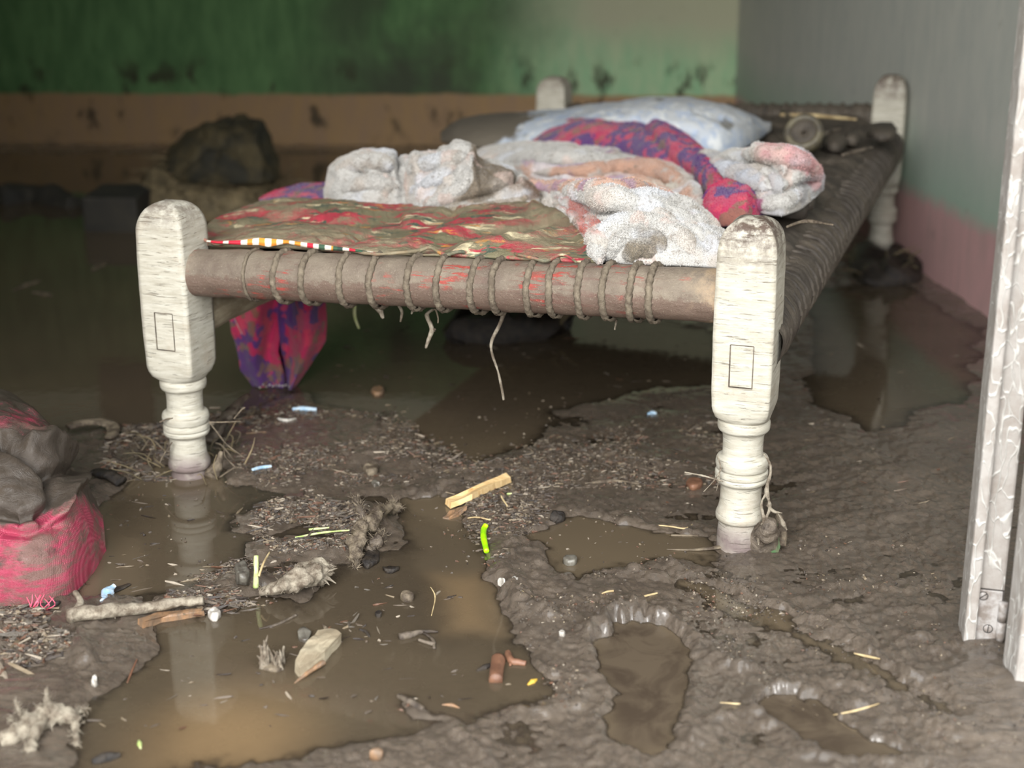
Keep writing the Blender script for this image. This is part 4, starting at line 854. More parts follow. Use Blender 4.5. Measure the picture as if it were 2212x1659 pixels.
def slab(name, outline, h, mat, label, cat, lift=.001, rough=.004, parent=None, tops=None):
    crisp = 'board' in name or 'chunk' in name or 'flake' in name
    B = [F3(a, b, lift) for a, b in outline]; n = len(B); c = np.mean(B, 0)
    zb = min(b[2] for b in B)
    rings = [(1.0, -.004), (1.0, h*.5), (.93, h*.92), (.7, h*1.0), (.35, h*1.02)] if not crisp else [(1.02, -.004), (1.01, 0), (1, h*.95), (.985, h), (.6, h*1.02), (.3, h*1.02)]
    V = []; m = n*4; S = smooth_path(B+[B[0]], m+1)[:-1] if not crisp else np.array([np.array(B+[B[0]])[k//4]*(1-k % 4/4)+np.array(B+[B[0]])[k//4+1]*(k % 4/4) for k in range(m)])
    for s, z in rings:
        for k in range(m):
            q = c+(S[k]-c)*s; V.append([q[0], q[1], q[2]+z+ (tops(k/m)*h if tops and z > 0 else 0)])
    V = np.array(V); V += rough*np.stack([fbm(V, 40, 3, 1), fbm(V, 40, 3, 2), fbm(V, 60, 3, 3)], -1)
    F = grid_faces(len(rings), m, wrapv=True).tolist(); V = np.vstack([V, [V[-m:].mean(0)]]); F += [[(len(rings)-1)*m+k, (len(rings)-1)*m+(k+1) % m, len(V)-1] for k in range(m)]
    F.append(list(range(m-1, -1, -1)))
    o = mesh(name, V, F, mat, parent, not crisp)
    return o if parent else tag(o, label, cat)
# red sack in the left foreground
sk = empty('woven_sack', Uz(80, 1320), 'large red woven sack half coated in dark mud at the left edge', 'sack')
P = loft([(-330,1250,1000,.1),(-250,1310,920,.22),(-120,1322,890,.28),(0,1318,884,.30),(60,1322,893,.29),(110,1314,915,.27),(150,1296,950,.24),(185,1265,1000,.2),(210,1235,1060,.15),(224,1205,1110,.1),(230,1185,1150,.03)], None, 460, 260, e=.8, base=(np.array([0, 0, 1.]), -.004))
def skc(P, x, y):
    m = sst(30, -30, sdf(x+20*fbm(P, 12, 3, 3), y+20*fbm(P, 12, 3, 4), [(-500,700),(300,700),(260,1010),(215,1090),(150,1085),(100,1115),(0,1130),(-500,1130)]))
    m2 = sst(20, -20, sdf(x, y, [(-100,1150),(60,1160),(150,1190),(60,1230),(-100,1230)]))*.35
    m3 = sst(20, -20, sdf(x, y, [(-100,870),(70,880),(120,940),(80,960),(-20,930)]))*.36
    v = np.clip(.12+.75*m+m2-m3, 0, 1); return np.stack([v, v, v], -1)
cloth('sack_body', P, MAT['weave'], sk, lambda P: .014*fbm(P, 6, 4, 3)+.004*fbm(P, 24, 4, 5), [([(0,950),(60,990),(110,1020)], 10, -.013), ([(205,1000),(110,1020),(120,1080),(100,1115)], 12, -.012), ([(-40,1100),(40,1118),(110,1100)], 12, -.012), ([(205,1010),(150,1060),(130,1110)], 10, .014), ([(60,960),(110,960),(200,985)], 12, .012), ([(170,900),(190,1000),(215,1060)], 14, -.012), ([(130,1130),(60,1150),(0,1150)], 12, -.010)], skc)
# torn hole with loose red threads at the sack's lower corner
hc = Udist(100, 1298, np.linalg.norm(Uz(100, 1318)[:2])-.004)
V, F = [], []
for k in range(9):
    v, f = tube_vf([hc+np.array([.004*k-.02+random.uniform(-.004, .004), -.006, .010+random.uniform(-.004, .004)]), hc+np.array([.004*k-.02+random.uniform(-.009, .009), -.013, .0]), hc+np.array([.003*k-.02+random.uniform(-.016, .016), -.010, -.010-random.uniform(0, .005)])], [.0006, .0008, .0005], 9, 6, off=len(V)); V += list(v); F += f
ct = mesh('torn_threads', V, F, m_simple('red_thread', (196, 48, 78), (214, 96, 120), 60, .4), sk); ct['kind'] = 'stuff'
hl = slab('torn_hole', [(76,1300),(92,1285),(118,1283),(130,1295),(118,1306),(90,1310)], .002, MAT['slot'], '', '', parent=sk)
# muddy strap ends sticking out at the sack's right
stick('strap_end', [(150,945,.02),(200,935,.022),(245,940,.018),(238,958,.01)], [.012,.014,.013,.008], MAT['root'], 'flat grey strap curling out behind the red sack', 'strap', flat=.4)
stick('strap_end', [(205,1035,.012),(235,1040,.012),(262,1052,.008)], [.010,.014,.012], MAT['dark'], 'dark muddy cloth end poking out beside the red sack', 'strap', flat=.6)
# sticks and pieces of wood
stick('branch', [(152,1340),(200,1330),(300,1322),(380,1310),(440,1305)], [.011,.0095,.0085,.007,.0045], MAT['proot'], 'thick muddy branch lying across the mud below the red sack', twigs=[([(150,1345),(175,1320,.012),(165,1308,.02)], [.006,.004]), ([(235,1325),(245,1332,.016),(250,1345)], [.0015,.001])])
slab('board_scrap', [(300,1345),(345,1330),(440,1322),(442,1330),(350,1345),(310,1352)], .005, MAT['orange'], 'thin orange-brown board scrap lying just in front of the thick branch', 'wood scrap', rough=.001)
slab('wood_chunk', [(640,1450),(660,1415),(690,1385),(715,1378),(737,1390),(728,1405),(690,1440),(650,1468)], .016, MAT['pale'], 'pale rectangular wood chunk with frayed edge lying in the tan shallow pool', 'wood scrap', rough=.0025)
stick('splinter', [(636,1476,.0),(660,1462,.003),(700,1440,.006)], [.0008,.003,.004], MAT['orange'], 'orange pointed splinter under the pale wood chunk', 'wood scrap')
ts = tag(empty('fibre_tuft', F3(588, 1425)), 'whitish frayed fibre tuft standing in the pool left of the pale wood chunk', 'debris')
for k in range(26):
    x0 = random.uniform(566, 612); a = F3(x0, random.uniform(1425, 1448)); hgt = random.uniform(.008, .03)*(1.3 if x0 < 585 else .9)
    b_ = a+np.array([random.uniform(-.008, .006), random.uniform(-.004, .006), hgt]); 
    if k == 0: V, F = [], []
    v, f = tube_vf([a, (a+b_)/2+np.array([random.uniform(-.004, .004), 0, .002]), b_], [.0035, .0022, .0006], 9, 6, rough=.4, off=len(V)); V += list(v); F += f
mesh('frayed_fibres', V, F, MAT['proot'], ts); slab('fibre_root', [(562,1440),(575,1415),(605,1418),(612,1445),(600,1452),(574,1452)], .003, MAT['root'], '', '', parent=ts)
stick('cut_stick', [(1076,1428),(1071,1475)], [.0088,.0088], MAT['brown'], 'short reddish-brown cut stick standing on the shallow pool bed', rough=.08, lift=.003, n=20, sides=20)
stick('forked_twig', [(1097,1412),(1104,1430),(1136,1436)], [.0035,.005,.004], MAT['brown'], 'small forked brown twig right of the short cut stick', 'twig', twigs=[([(1104,1430),(1102,1440)], [.003,.0015])])
stick('seed_husk', [(1140,1480),(1150,1474),(1160,1468)], [.001,.0034,.0008], MAT['yellow'], 'tiny yellow husk floating at the right end of the shallow pool', 'husk')
stick('beetle_scrap', [(1030,1450),(1045,1444),(1060,1438)], [.0015,.004,.003], MAT['dark'], 'dark purple scrap left of the short cut stick', 'debris')
stick('bark_stick', [(862,1506),(885,1518),(914,1534)], [.0035,.0042,.003], MAT['bark'], 'grey-brown bark stick in the foreground mud', rough=.2)
stick('wood_sliver', [(955,1523),(975,1524),(993,1530)], [.0008,.0025,.0007], MAT['orange'], 'slim orange sliver right of the grey-brown bark stick', 'sliver')
stick('twig_pair', [(862,1380),(890,1374),(915,1368),(946,1368)], [.0045,.0042,.003,.001], MAT['bark'], 'brown twig with pale root tip above the shallow pool', 'twig', twigs=[([(915,1370),(935,1385),(938,1404)], [.002,.0022]), ([(905,1385),(925,1392),(940,1395)], [.002,.003])])
stick('leaf_curl', [(776,1360),(790,1366),(798,1376)], [.0012,.003,.0012], MAT['dark'], 'small blue-black curled leaf in the middle of the tan mud', 'leaf')
stick('husk', [(697,1350),(703,1357),(710,1366)], [.001,.0032,.001], MAT['root'], 'small greenish husk just behind the pale wood chunk', 'husk')
slab('pebble', [(645,1375),(660,1365),(675,1372),(665,1386),(650,1385)], .006, MAT['stone'], 'small pinkish pebble left of the greenish husk', 'pebble')
slab('slate_chip', [(826,1232),(845,1226),(862,1231),(850,1240),(833,1239)], .003, MAT['dark'], 'flat black oval chip in front of the knotted root', 'stone chip')
slab('split_board', [(962,1092),(1010,1072),(1094,1035),(1103,1045),(1070,1058),(1020,1082),(975,1100)], .006, MAT['plank'], 'bright yellow fresh split board lying in the centre mud', 'board', lift=.006, rough=.0012)
slab('board_flake', [(962,1120),(985,1103),(1010,1100),(995,1115),(975,1124)], .003, MAT['orange'], 'brown wood flake just in front of the bright yellow board', 'wood scrap')
stick('plastic_strip', [(1050,1142,.006),(1045,1155,.008),(1045,1172,.008),(1051,1196,.004)], [.0042,.0046,.0048,.0040], MAT['green'], 'neon green curved plastic strip standing at the edge of the channel', 'plastic strip', rough=.05)
stick('twig', [(1078,1065),(1088,1082),(1100,1100)], [.0013,.0016,.0016], MAT['straw'], 'thin dry twig crossing below the bright yellow board', 'twig')
stick('grass_strand', [(1066,1070),(1090,1068),(1117,1067)], [.0012,.002,.0018], MAT['grass'], 'pale green grass blade right of the bright yellow board', 'grass blade')  # a blade of grass lying on the mud
stick('grass_strand', [(638,1172,.008),(700,1166,.012),(756,1164,.014)], [.0016,.0019,.0012], MAT['grass'], 'long pale green grass stem leaning against the knotted root', 'grass stem', twigs=[([(668,1160,.012),(712,1158,.014)], [.0016,.0018])])  # a long stem of grass with a side shoot
kr = tag(empty('knotted_root', F3(790, 1190)), 'knotted muddy root stump at the right side of the dark litter patch', 'root')
for nm, pts, rd in (('stem', [(768,1215,.004),(772,1185,.012),(785,1160,.018),(800,1150,.016)], [.009,.014,.011,.010]), ('stem', [(800,1160,.014),(815,1130,.016),(845,1112,.014),(858,1115,.01)], [.011,.010,.009,.007]),
        ('side_root', [(788,1155,.018),(778,1135,.028),(770,1118,.034)], [.006,.0045,.0035]), ('side_root', [(770,1215,.004),(768,1230,.001)], [.004,.001]), ('side_root', [(795,1195,.004),(815,1180,.006),(822,1160,.008)], [.009,.009,.006])):
    hairs(tube(nm, [F3(*p) for p in pts], rd, MAT['root'] if nm == 'stem' else MAT['bark'], kr, n=30, sides=14, rough=.5, seed=4, sc=90), 160, .010, MAT['root'])
slab('underside_root', [(782,1220),(800,1195),(822,1195),(815,1215),(795,1230)], .006, MAT['dark'], '', '', parent=kr)
mr = tag(empty('rolled_bark', F3(630, 1290)), 'curled muddy bark roll with ragged end in front of the litter patch', 'bark')
bkb = tube('bark_body', [F3(565,1290,.008), F3(620,1282,.014), F3(665,1268,.018), F3(695,1258,.02)], [.006,.014,.020,.021], MAT['proot'], mr, n=60, sides=26, rough=.45, seed=9, sc=70, flat=.75)
hairs(bkb, 130, .006, MAT['proot'])
for k in range(22):
    a = random.uniform(0, 6.28); c = F3(694+random.uniform(-8, 8), 1260+random.uniform(-6, 14), .018)
    d_ = np.array([.010+random.uniform(0, .010), math.cos(a)*.008, math.sin(a)*.012])
    if k == 0: V, F = [], []
    v, f = tube_vf([c, c+d_*.6+np.array([0, 0, .002]), c+d_], [.003, .002, .0006], 7, 5, off=len(V)); V += list(v); F += f
mesh('ragged_end', V, F, MAT['proot'], mr)
sp3 = tag(empty('sprouting_stalk', F3(553, 1265)), 'upright broken green-brown stalk poking out of the litter near the bark roll', 'stalk')
tube('stalk', [F3(553,1268,.0), F3(555,1262,.02), F3(557,1255,.038)], [.005,.0042,.0036], MAT['grass'], sp3, n=16, rough=.3)
tube('side_shoot', [F3(560,1262,.012), F3(572,1255,.028), F3(586,1245,.038)], [.0018,.0015,.0012], MAT['straw'], sp3, n=12)
slab('stone', [(512,1240),(520,1230),(534,1232),(538,1255),(520,1262),(512,1255)], .014, MAT['stone'], 'shiny dark stone with a pale top beside the broken stalk', 'stone')
slab('ceramic_bit', [(452,1332),(463,1322),(478,1330),(472,1340),(458,1341)], .010, MAT['white'], 'small white pointed shard at the right end of the thick branch', 'shard')
stick('wet_rag', [(222,1304,.003),(235,1292,.008),(250,1282,.012)], [.004,.007,.005], MAT['blue'], 'small bluish crumpled rag behind the thick branch', 'rag', rough=.5)
stick('torn_leaf', [(225,1275,.002),(250,1276,.002),(280,1264,.002)], [.003,.009,.003], MAT['dark'], 'dark leaf floating behind the small bluish rag', 'leaf', flat=.3)
slab('white_thorn', [(200,1478),(206,1466),(214,1478),(207,1482)], .006, MAT['white'], 'tiny white thorny scrap on the mud left of the tan pool', 'scrap')
stick('leaf_sliver', [(300,1600),(302,1608),(304,1618)], [.0008,.0024,.0006], MAT['grass'], 'bright green sliver of leaf in the bottom left mud', 'leaf')
stick('dark_pebble', [(200,1650),(225,1642),(260,1634)], [.004,.007,.003], MAT['dark'], 'dark pebble lump at the bottom edge left of the tan pool', 'pebble')
# pale root clump in the bottom left corner
rc = tag(empty('root_clump', F3(95, 1580)), 'pale muddy root clump with spiky ends in the bottom left corner', 'root')
for pts, rd in (([(0,1605,.006),(50,1590,.012),(90,1568,.02),(130,1560,.022),(172,1570,.012)], [.008,.012,.014,.012,.006]), ([(62,1625,.002),(85,1585,.018),(102,1555,.034),(105,1528,.05)], [.007,.006,.005,.002]),
        ([(160,1560,.02),(165,1590,.010),(166,1612,.002)], [.0045,.004,.003]), ([(60,1572,.02),(45,1560,.028),(36,1542,.036)], [.004,.003,.0006]), ([(50,1575,.014),(35,1572,.018),(18,1572,.02)], [.003,.002,.0006]), ([(150,1562,.02),(175,1556,.024),(190,1552,.028)], [.003,.0018,.0005])):
    hairs(tube('root_arm', [F3(p[0], p[1], p[2]*.5) for p in pts], rd, MAT['proot'], rc, n=34, sides=12, rough=.5, seed=int(pts[0][0]), sc=110), 60, .009, MAT['proot'])
# debris by the front right leg
lc = tag(empty('root_tangle', F3(1655, 1180)), 'tangle of fine roots and leaves clinging to the front right leg', 'roots')
LC = bed(0, 0, 0)
def near_leg(px, py, out=.0): return Udist(px, py, math.hypot(LC[0], LC[1])-.035-out)
for pts, rd in (([(1650,980),(1665,1010),(1656,1060),(1662,1100),(1640,1150),(1640,1178)], [.001,.0022,.0028,.0022,.003,.0015]), ([(1655,1065),(1645,1090),(1650,1130),(1630,1160)], [.0012,.002,.003,.001]), ([(1657,1090),(1672,1105),(1690,1108)], [.002,.002,.001]),
        ([(1680,1108),(1692,1130),(1700,1145)], [.001,.0028,.0012]), ([(1550,985),(1556,1010),(1548,1060)], [.0008,.0012,.0006]), ([(1478,1020),(1520,1028),(1562,1040)], [.0012,.0014,.001]), ([(1560,1010),(1545,1035),(1520,1062)], [.0014,.0012,.0006])):
    tube('root_strand', [near_leg(*p) for p in pts], rd, MAT['proot'], lc, n=40, sides=7, rough=.5, sc=120)
tube('mud_clump', [F3(1645,1180,.002), near_leg(1655,1150), near_leg(1662,1118)], [.018,.016,.006], MAT['bark'], lc, n=24, sides=16, rough=.6, sc=50)
tube('leaf', [F3(1682,1180,.0), F3(1684,1174,.02), F3(1678,1170,.045)], [.016,.017,.004], MAT['root'], lc, n=24, sides=16, rough=.3, flat=.6)
V = [F3(1655,1185,.002), F3(1676,1184,.002), F3(1680,1178,.006), F3(1672,1165,.035), F3(1662,1172,.02)]; V = [v+np.array([0, -.02, 0]) for v in V]; V2 = [v+np.array([0, .002, 0]) for v in V]
mesh('green_leaf', V+V2, [[0, 1, 2, 3, 4], [9, 8, 7, 6, 5]]+[[k, 5+k, 5+(k+1) % 5, (k+1) % 5] for k in range(5)], MAT['leaf'], lc, False)
stick('muddy_ribbon', [(1440,1188,.001),(1500,1190,.002),(1560,1186,.004),(1600,1176,.006),(1632,1178,.003)], [.001,.003,.0045,.0055,.003], MAT['root'], 'muddy ribbon trailing left from the foot of the front right leg', 'ribbon', flat=.5)
# straw and wood by the front left leg
stick('broken_plank', [(452,968,.012),(490,935,.03),(538,902,.045)], [.011,.014,.006], MAT['bark'], 'weathered broken plank leaning beside the front left leg', 'plank', flat=.5, sides=10, rough=.3)
lt = tag(empty('root_tangle', F3(440, 1030)), 'tangle of dry straw and roots around the foot of the front left leg', 'roots')
LL = bed(BW, 0, 0); dl = math.hypot(LL[0], LL[1])
for k in range(34):
    px = random.choice([random.uniform(440, 530), random.uniform(300, 375), random.uniform(440, 500)]); py = random.uniform(960, 1040)
    a = F3(px, py+random.uniform(0, 15), .001); b_ = a+np.array([random.uniform(-.05, .05), random.uniform(-.03, .03), random.uniform(.004, .05)]); m_ = (a+b_)/2+np.array([random.uniform(-.01, .01), 0, random.uniform(0, .012)])
    tube('straw_stem', [a, m_, b_], [random.uniform(.0006, .0018), .0012, .0005], MAT['chaff'] if k % 4 else MAT['root'], lt, n=12, sides=6, rough=.3)
for p in ([(345,912),(362,905),(375,903)], [(452,912),(480,912),(520,910)], [(452,912),(470,935),(490,960),(530,990)], [(372,955),(352,985),(345,1000)], [(505,905),(522,885),(530,880)]):
    tube('straw_stem', [Udist(a, b, dl-.03) for a, b in p], [.0012, .0015, .0008], MAT['root'], lt, n=18, sides=6)
tube('mud_lump', [F3(455,1035,.002), Udist(468, 1010, dl-.02), Udist(478, 975, dl-.02)], [.012,.009,.003], MAT['root'], lt, n=20, sides=12, rough=.5, sc=70)
# hanging roots under the front rail
hd = lambda px: float(np.interp(px, [430, 1560], [2.33, 2.03]))+.02
for k, (pts, rd, lb) in enumerate((
    ([(935,668),(922,680),(930,700),(933,715),(925,735),(920,752)], [.002,.0035,.003,.0042,.003,.002], 'thick pale forked root hanging below the front rail'),
    ([(1088,676),(1080,700),(1063,735),(1062,760),(1075,800),(1082,830),(1088,864)], [.0032,.0028,.0022,.002,.002,.002,.0018], 'longest pale root dangling in a bend from the front rail'),
    ([(862,660),(868,675),(865,695)], [.003,.0028,.002], 'short pale root stub hanging below the rail, left of the forked root'),
    ([(806,655),(820,670),(828,688)], [.003,.006,.002], 'leftmost frayed root stub hanging below the front rail'),
    ([(1332,690),(1330,700),(1328,712)], [.002,.0018,.0015], 'rightmost short thread hanging below the front rail'),
    ([(888,655),(891,668),(889,678)], [.0018,.002,.0012], 'thin dark root thread between two stubs under the front rail'))):
    o = tube('hanging_root', [Udist(a, b, hd(a)) for a, b in pts], rd, MAT['proot'], n=40, sides=9, rough=.3, sc=90)
    if k == 0: tube('fork', [Udist(a, b, hd(a)) for a, b in [(932,672),(940,668),(946,685),(946,698)]], [.002,.0015,.0012,.001], MAT['root'], o, n=14, sides=7); tube('fork', [Udist(a, b, hd(a)) for a, b in [(932,710),(940,712),(938,716)]], [.0025,.002,.001], MAT['root'], o, n=8, sides=7)
    tag(o, lb, 'root')
o = tube('hanging_strap', [Udist(768, 640, 2.75), Udist(766, 680, 2.75), Udist(775, 708, 2.75)], [.012,.012,.009], MAT['grass'], n=16, sides=10, flat=.25); tag(o, 'dull green strap hanging under the bed beside the printed blanket', 'strap')
stick('white_root', [(1685,815,.14),(1700,830,.13),(1718,858,.11)], [.0006,.0014,.001], MAT['root'], 'thin curved straw sticking out right of the front right leg', 'straw')
# straws, chips and plastic scraps on the mud that stand out
SM = [
 ('straw', [(1264,1045),(1320,1040),(1382,1046)], [.001,.0042,.002], 'root', 'long pale flat stick in the mud behind the bright yellow board'),
 ('straw', [(1420,1135),(1450,1138),(1480,1142),(1497,1132)], [.0008,.0012,.0014,.0006], 'straw', 'thin branching rootlet left of the front right leg'),
 ('straw', [(1450,1157),(1480,1158),(1510,1158)], [.0014,.0018,.0016], 'root', 'short stick just below the thin branching rootlet'),
 ('straw', [(1105,1262),(1130,1280),(1150,1290)], [.0008,.0014,.0008], 'straw', 'straw lying on the pale mud mound'),
 ('straw', [(1372,1296),(1395,1288),(1420,1282)], [.001,.0016,.0014], 'straw', 'straw on the mud between the footprint and the leg'),
 ('straw', [(1300,1283),(1312,1279),(1325,1277)], [.001,.002,.0016], 'straw', 'stubby straw left of the straw beyond the footprint'),
 ('straw', [(1555,1518),(1600,1522),(1640,1532)], [.0005,.0012,.0006], 'straw', 'straw across the rim of the right hand footprint'),
 ('straw', [(640,1330),(600,1350),(560,1360)], [.002,.0022,.001], 'bark', 'brown twig lying right of the small white shard'),
 ('straw', [(275,1475),(285,1450),(296,1425)], [.0008,.0014,.001], 'brown', 'brown twig in the mud below the thick branch'),
 ('straw', [(532,937),(555,935),(575,934)], [.001,.0018,.001], 'orange', 'orange straw on the mud right of the weathered plank'),
 ('straw', [(840,920),(870,922),(905,921)], [.001,.002,.002], 'root', 'pale straw on the dark mud under the bed'),
 ('straw', [(1800,1545),(1850,1535),(1900,1520)], [.0006,.0014,.0006], 'straw', 'straw by the right hand footprint rim'),
 ('straw', [(1845,1412),(1870,1418),(1900,1424)], [.001,.0018,.001], 'straw', 'pale straw on the smooth mud towards the door'),
 ('straw', [(2022,1362),(2035,1366),(2046,1376)], [.0008,.0016,.0005], 'white', 'small white curved sliver near the door hinge'),
 ('straw', [(1010,1120),(1030,1118),(1060,1124)], [.001,.0016,.0012], 'straw', 'straw just above the neon green strip'),
 ('straw', [(930,1268),(940,1290),(932,1330)], [.0004,.001,.0006], 'straw', 'pale submerged fibre in the channel'),
 ('plastic_bead_strip', [(632,886),(655,884),(684,886)], [.0035,.005,.0035], 'blue', 'pale blue beaded plastic bit beyond the front left leg'),
 ('plastic_bead_strip', [(545,1016),(565,1011),(586,1009)], [.0022,.003,.0022], 'blue', 'pale blue ridged plastic bit right of the front left leg'),
 ('plastic_bead_strip', [(1400,896),(1408,894),(1418,896)], [.003,.005,.003], 'blue', 'pale blue bead in the mud left of the front right leg'),
 ('paper_scrap', [(640,905),(620,910),(600,905)], [.002,.004,.002], 'white', 'whitish scrap floating near the hanging blanket'),
]
for nm, pts, rd, mt, lb in SM: stick(nm, pts, rd, MAT[mt], lb, {'straw': 'straw', 'plastic_bead_strip': 'plastic', 'paper_scrap': 'scrap'}[nm], n=22, sides=8, rough=.25)
for (a, b, r, mt, lb) in [(1083,1260,9,'white','white crumb of mud right of the pale mound'),(815,848,14,'orange','orange-pink lump half sunk in the mud under the bed'),(812,1048,9,'stone','grey-white pebble at the back edge of the channel'),(800,1018,17,'root','pale muddy lump behind the channel'),
    (1205,1122,16,'dark','dark stone at the edge of the centre pool'),(1230,1215,16,'stone','mud lump standing in the centre pool'),(1115,1255,8,'white','small pale crumb on the edge of the centre pool'),(1500,1050,18,'brown','wet red-brown leaf left of the front right leg'),(880,1295,16,'root','mud lump with rootlets in the tan mud by the channel'),(820,1330,9,'dark','small dark round pit stone below the channel'),
    (815,1636,14,'orange','small orange brick bit at the bottom edge'),(1215,1372,7,'white','small white bead on the mud left of the footprint')]:
    r_ = r; slab('pebble', [(a-r_, b), (a-.6*r_, b-.4*r_), (a+.3*r_, b-.5*r_), (a+r_, b-.1*r_), (a+.6*r_, b+.4*r_), (a-.4*r_, b+.45*r_)], r_/1500*.8, MAT[mt], lb, 'pebble', rough=.002)
# background heap
hb = (np.array([0, 0, 1.]), 0.0)
P = loft([(290,475,462,.04),(310,478,400,.15),(345,480,360,.2),(420,482,345,.25),(500,484,350,.25),(570,482,372,.22),(625,478,420,.12),(650,474,462,.03)], None, 160, 80, base=hb)
ho, _ = cloth('straw_heap', P, MAT['chaff'], None, lambda P: .03*fbm(P, 7, 4, 3)+.01*fbm(P, 30, 3, 3)); tag(ho, 'dark heap of straw and mud against the far wall', 'heap')
V, F = [], []
for k in range(420):
    iu, iv = random.randrange(160), random.randrange(50); c = P[iu, iv]; d_ = rng.normal(size=3)*.05; d_[2] = abs(d_[2])*.5
    v, f = tube_vf([c, c+d_*.5+np.array([0, 0, .01]), c+d_], [.0016, .0018, .0008], 4, 4, off=len(V)); V += list(v); F += f
st_ = mesh('loose_straw', V, F, MAT['chaff'], ho); st_['kind'] = 'stuff'
P = loft([(350,380,368,.04),(370,390,320,.16),(410,395,285,.22),(460,398,260,.26),(520,398,252,.26),(570,396,260,.22),(595,390,290,.14),(606,380,350,.04)], None, 200, 100, base=(np.array([0, 0, 1.]), .12))
so, _ = cloth('tied_bundle', P, MAT['sack'], None, lambda P: .02*fbm(P, 7, 4, 5)-.02*np.exp(-(fbm(P, 9, 2, 66)/.12)**2)+.006*fbm(P, 40, 3, 7), [([(460,290),(500,310),(480,380)], 12, .012), ([(540,270),(575,290),(590,350)], 12, -.014)]); tag(so, 'dark muddy cloth bundle resting on the straw heap', 'bundle')
a, b_ = Uz(180, 500), Uz(300, 502); dx = (b_-a)/2; c = (a+b_)/2
o = box('mud_block', (c[0], c[1]+.12, .045), tuple(dx), (0, .12, 0), (0, 0, .06), MAT['crate'], None, .01); tag(o, 'dark squarish block left of the straw heap', 'block')
a = Uz(80, 455); o = tube('fallen_log', [Uz(0, 440), Uz(80, 432), Uz(165, 448)], [.05, .055, .04], MAT['crate'], n=30, sides=14, rough=.3, sc=12); tag(o, 'dark log lying in the water left of the squarish block', 'log')
for k, (pts, lb) in enumerate((([(30,628),(60,615),(85,608)], 'pale leaf floating on the dark water, nearest the left edge'), ([(70,632),(95,636),(112,640)], 'pale leaf floating just right of the leaf nearest the left edge'), ([(200,585),(215,575),(232,565)], 'faint scrap floating below the squarish block'))):
    stick('floating_leaf', pts, [.003, .012, .003], MAT['root'], lb, 'leaf', flat=.3, n=14)
# mound of roots at the back, under the bed
mo = slab('debris_mound', [(960,740),(1000,700),(1080,690),(1200,690),(1235,715),(1180,735),(1060,745)], .05, MAT['dark'], 'dark mound of roots and leaves on the floor under the bed', 'heap', rough=.02)
for k in range(20):
    a = F3(random.uniform(980, 1220), random.uniform(695, 735), .03); d_ = rng.normal(size=3)*.03; d_[2] = abs(d_[2])
    tube('root_strand', [a, a+d_*.5+np.array([0, 0, .006]), a+d_], [.002, .003, .0008], MAT['chaff'], mo, n=8, sides=6)
bm = slab('debris_mound', [(1830,600),(1860,560),(1920,545),(1985,575),(1990,605),(1900,620)], .035, MAT['dark'], 'dark debris washed up around the far right leg', 'heap', rough=.02)
for k in range(26):
    a = F3(random.uniform(1840, 1980), random.uniform(560, 610), .02); d_ = rng.normal(size=3)*.04; d_[2] = abs(d_[2])*.7
    tube('root_strand', [a, a+d_*.5+np.array([0, 0, .006]), a+d_], [.0015, .002, .0008], MAT['chaff'], bm, n=8, sides=6)
# things on the bed's far right: tape roll, sticks, mud flakes
def onbed(px, py, z=.415): return Ubed(px, py, z)
c = onbed(1735, 308, .43); n, s = 40, 12; V = []
tr_ = tag(empty('tape_roll', c), 'muddy yellow ring like a roll of tape lying at the far end of the bed', 'roll')
def ringm(c, R, r, ax, flat=1):
    ax = ax/np.linalg.norm(ax); e1 = np.cross(ax, [0, 0, 1.]); e1 /= np.linalg.norm(e1); e2 = np.cross(ax, e1); V = []
    for a in np.linspace(0, 2*math.pi, n, endpoint=False):
        q = e1*math.cos(a)+e2*math.sin(a)
        for b in np.linspace(0, 2*math.pi, s, endpoint=False): V.append(c+q*(R+r*math.cos(b))+ax*r*flat*math.sin(b))
    return V
axr = np.array([-.25, -.75, .5])
mesh('rim', ringm(c+np.array([0, 0, .02]), .034, .010, axr, 1.6), grid_faces(n, s, True, True), MAT['tape'], tr_)
mesh('core', ringm(c+np.array([0, 0, .02]), .018, .016, axr, .8), grid_faces(n, s, True, True), MAT['rail2'], tr_)
mesh('yellow_edge', ringm(c+np.array([0, 0, .02])-axr*.012, .039, .003, axr, 1), grid_faces(n, s, True, True), m_simple('dull_yellow', (150, 134, 60), (84, 76, 54), 20, .5), tr_)
for k, (pts, r, mt, lb) in enumerate((([(1685,248),(1760,250),(1850,258)], .005, 'straw', 'pale stick lying along the far rail on the bed'), ([(1690,240),(1715,262)], .006, 'bark', 'short stick beside the far rail on the bed'), ([(1820,335),(1850,327),(1885,318)], .004, 'bark', 'grey stick on the mud by the right rail'), ([(1770,300),(1790,285),(1815,278)], .004, 'bark', 'small stick just right of the yellow ring'), ([(1700,490),(1740,478),(1800,486)], .003, 'root', 'thin straw across the right rail near the front leg'))):
    o = tube('bed_stick', [onbed(*p, .43) for p in pts], [r*.7, r, r*.5], MAT[mt], n=20, sides=8, rough=.2); tag(o, lb, 'stick')
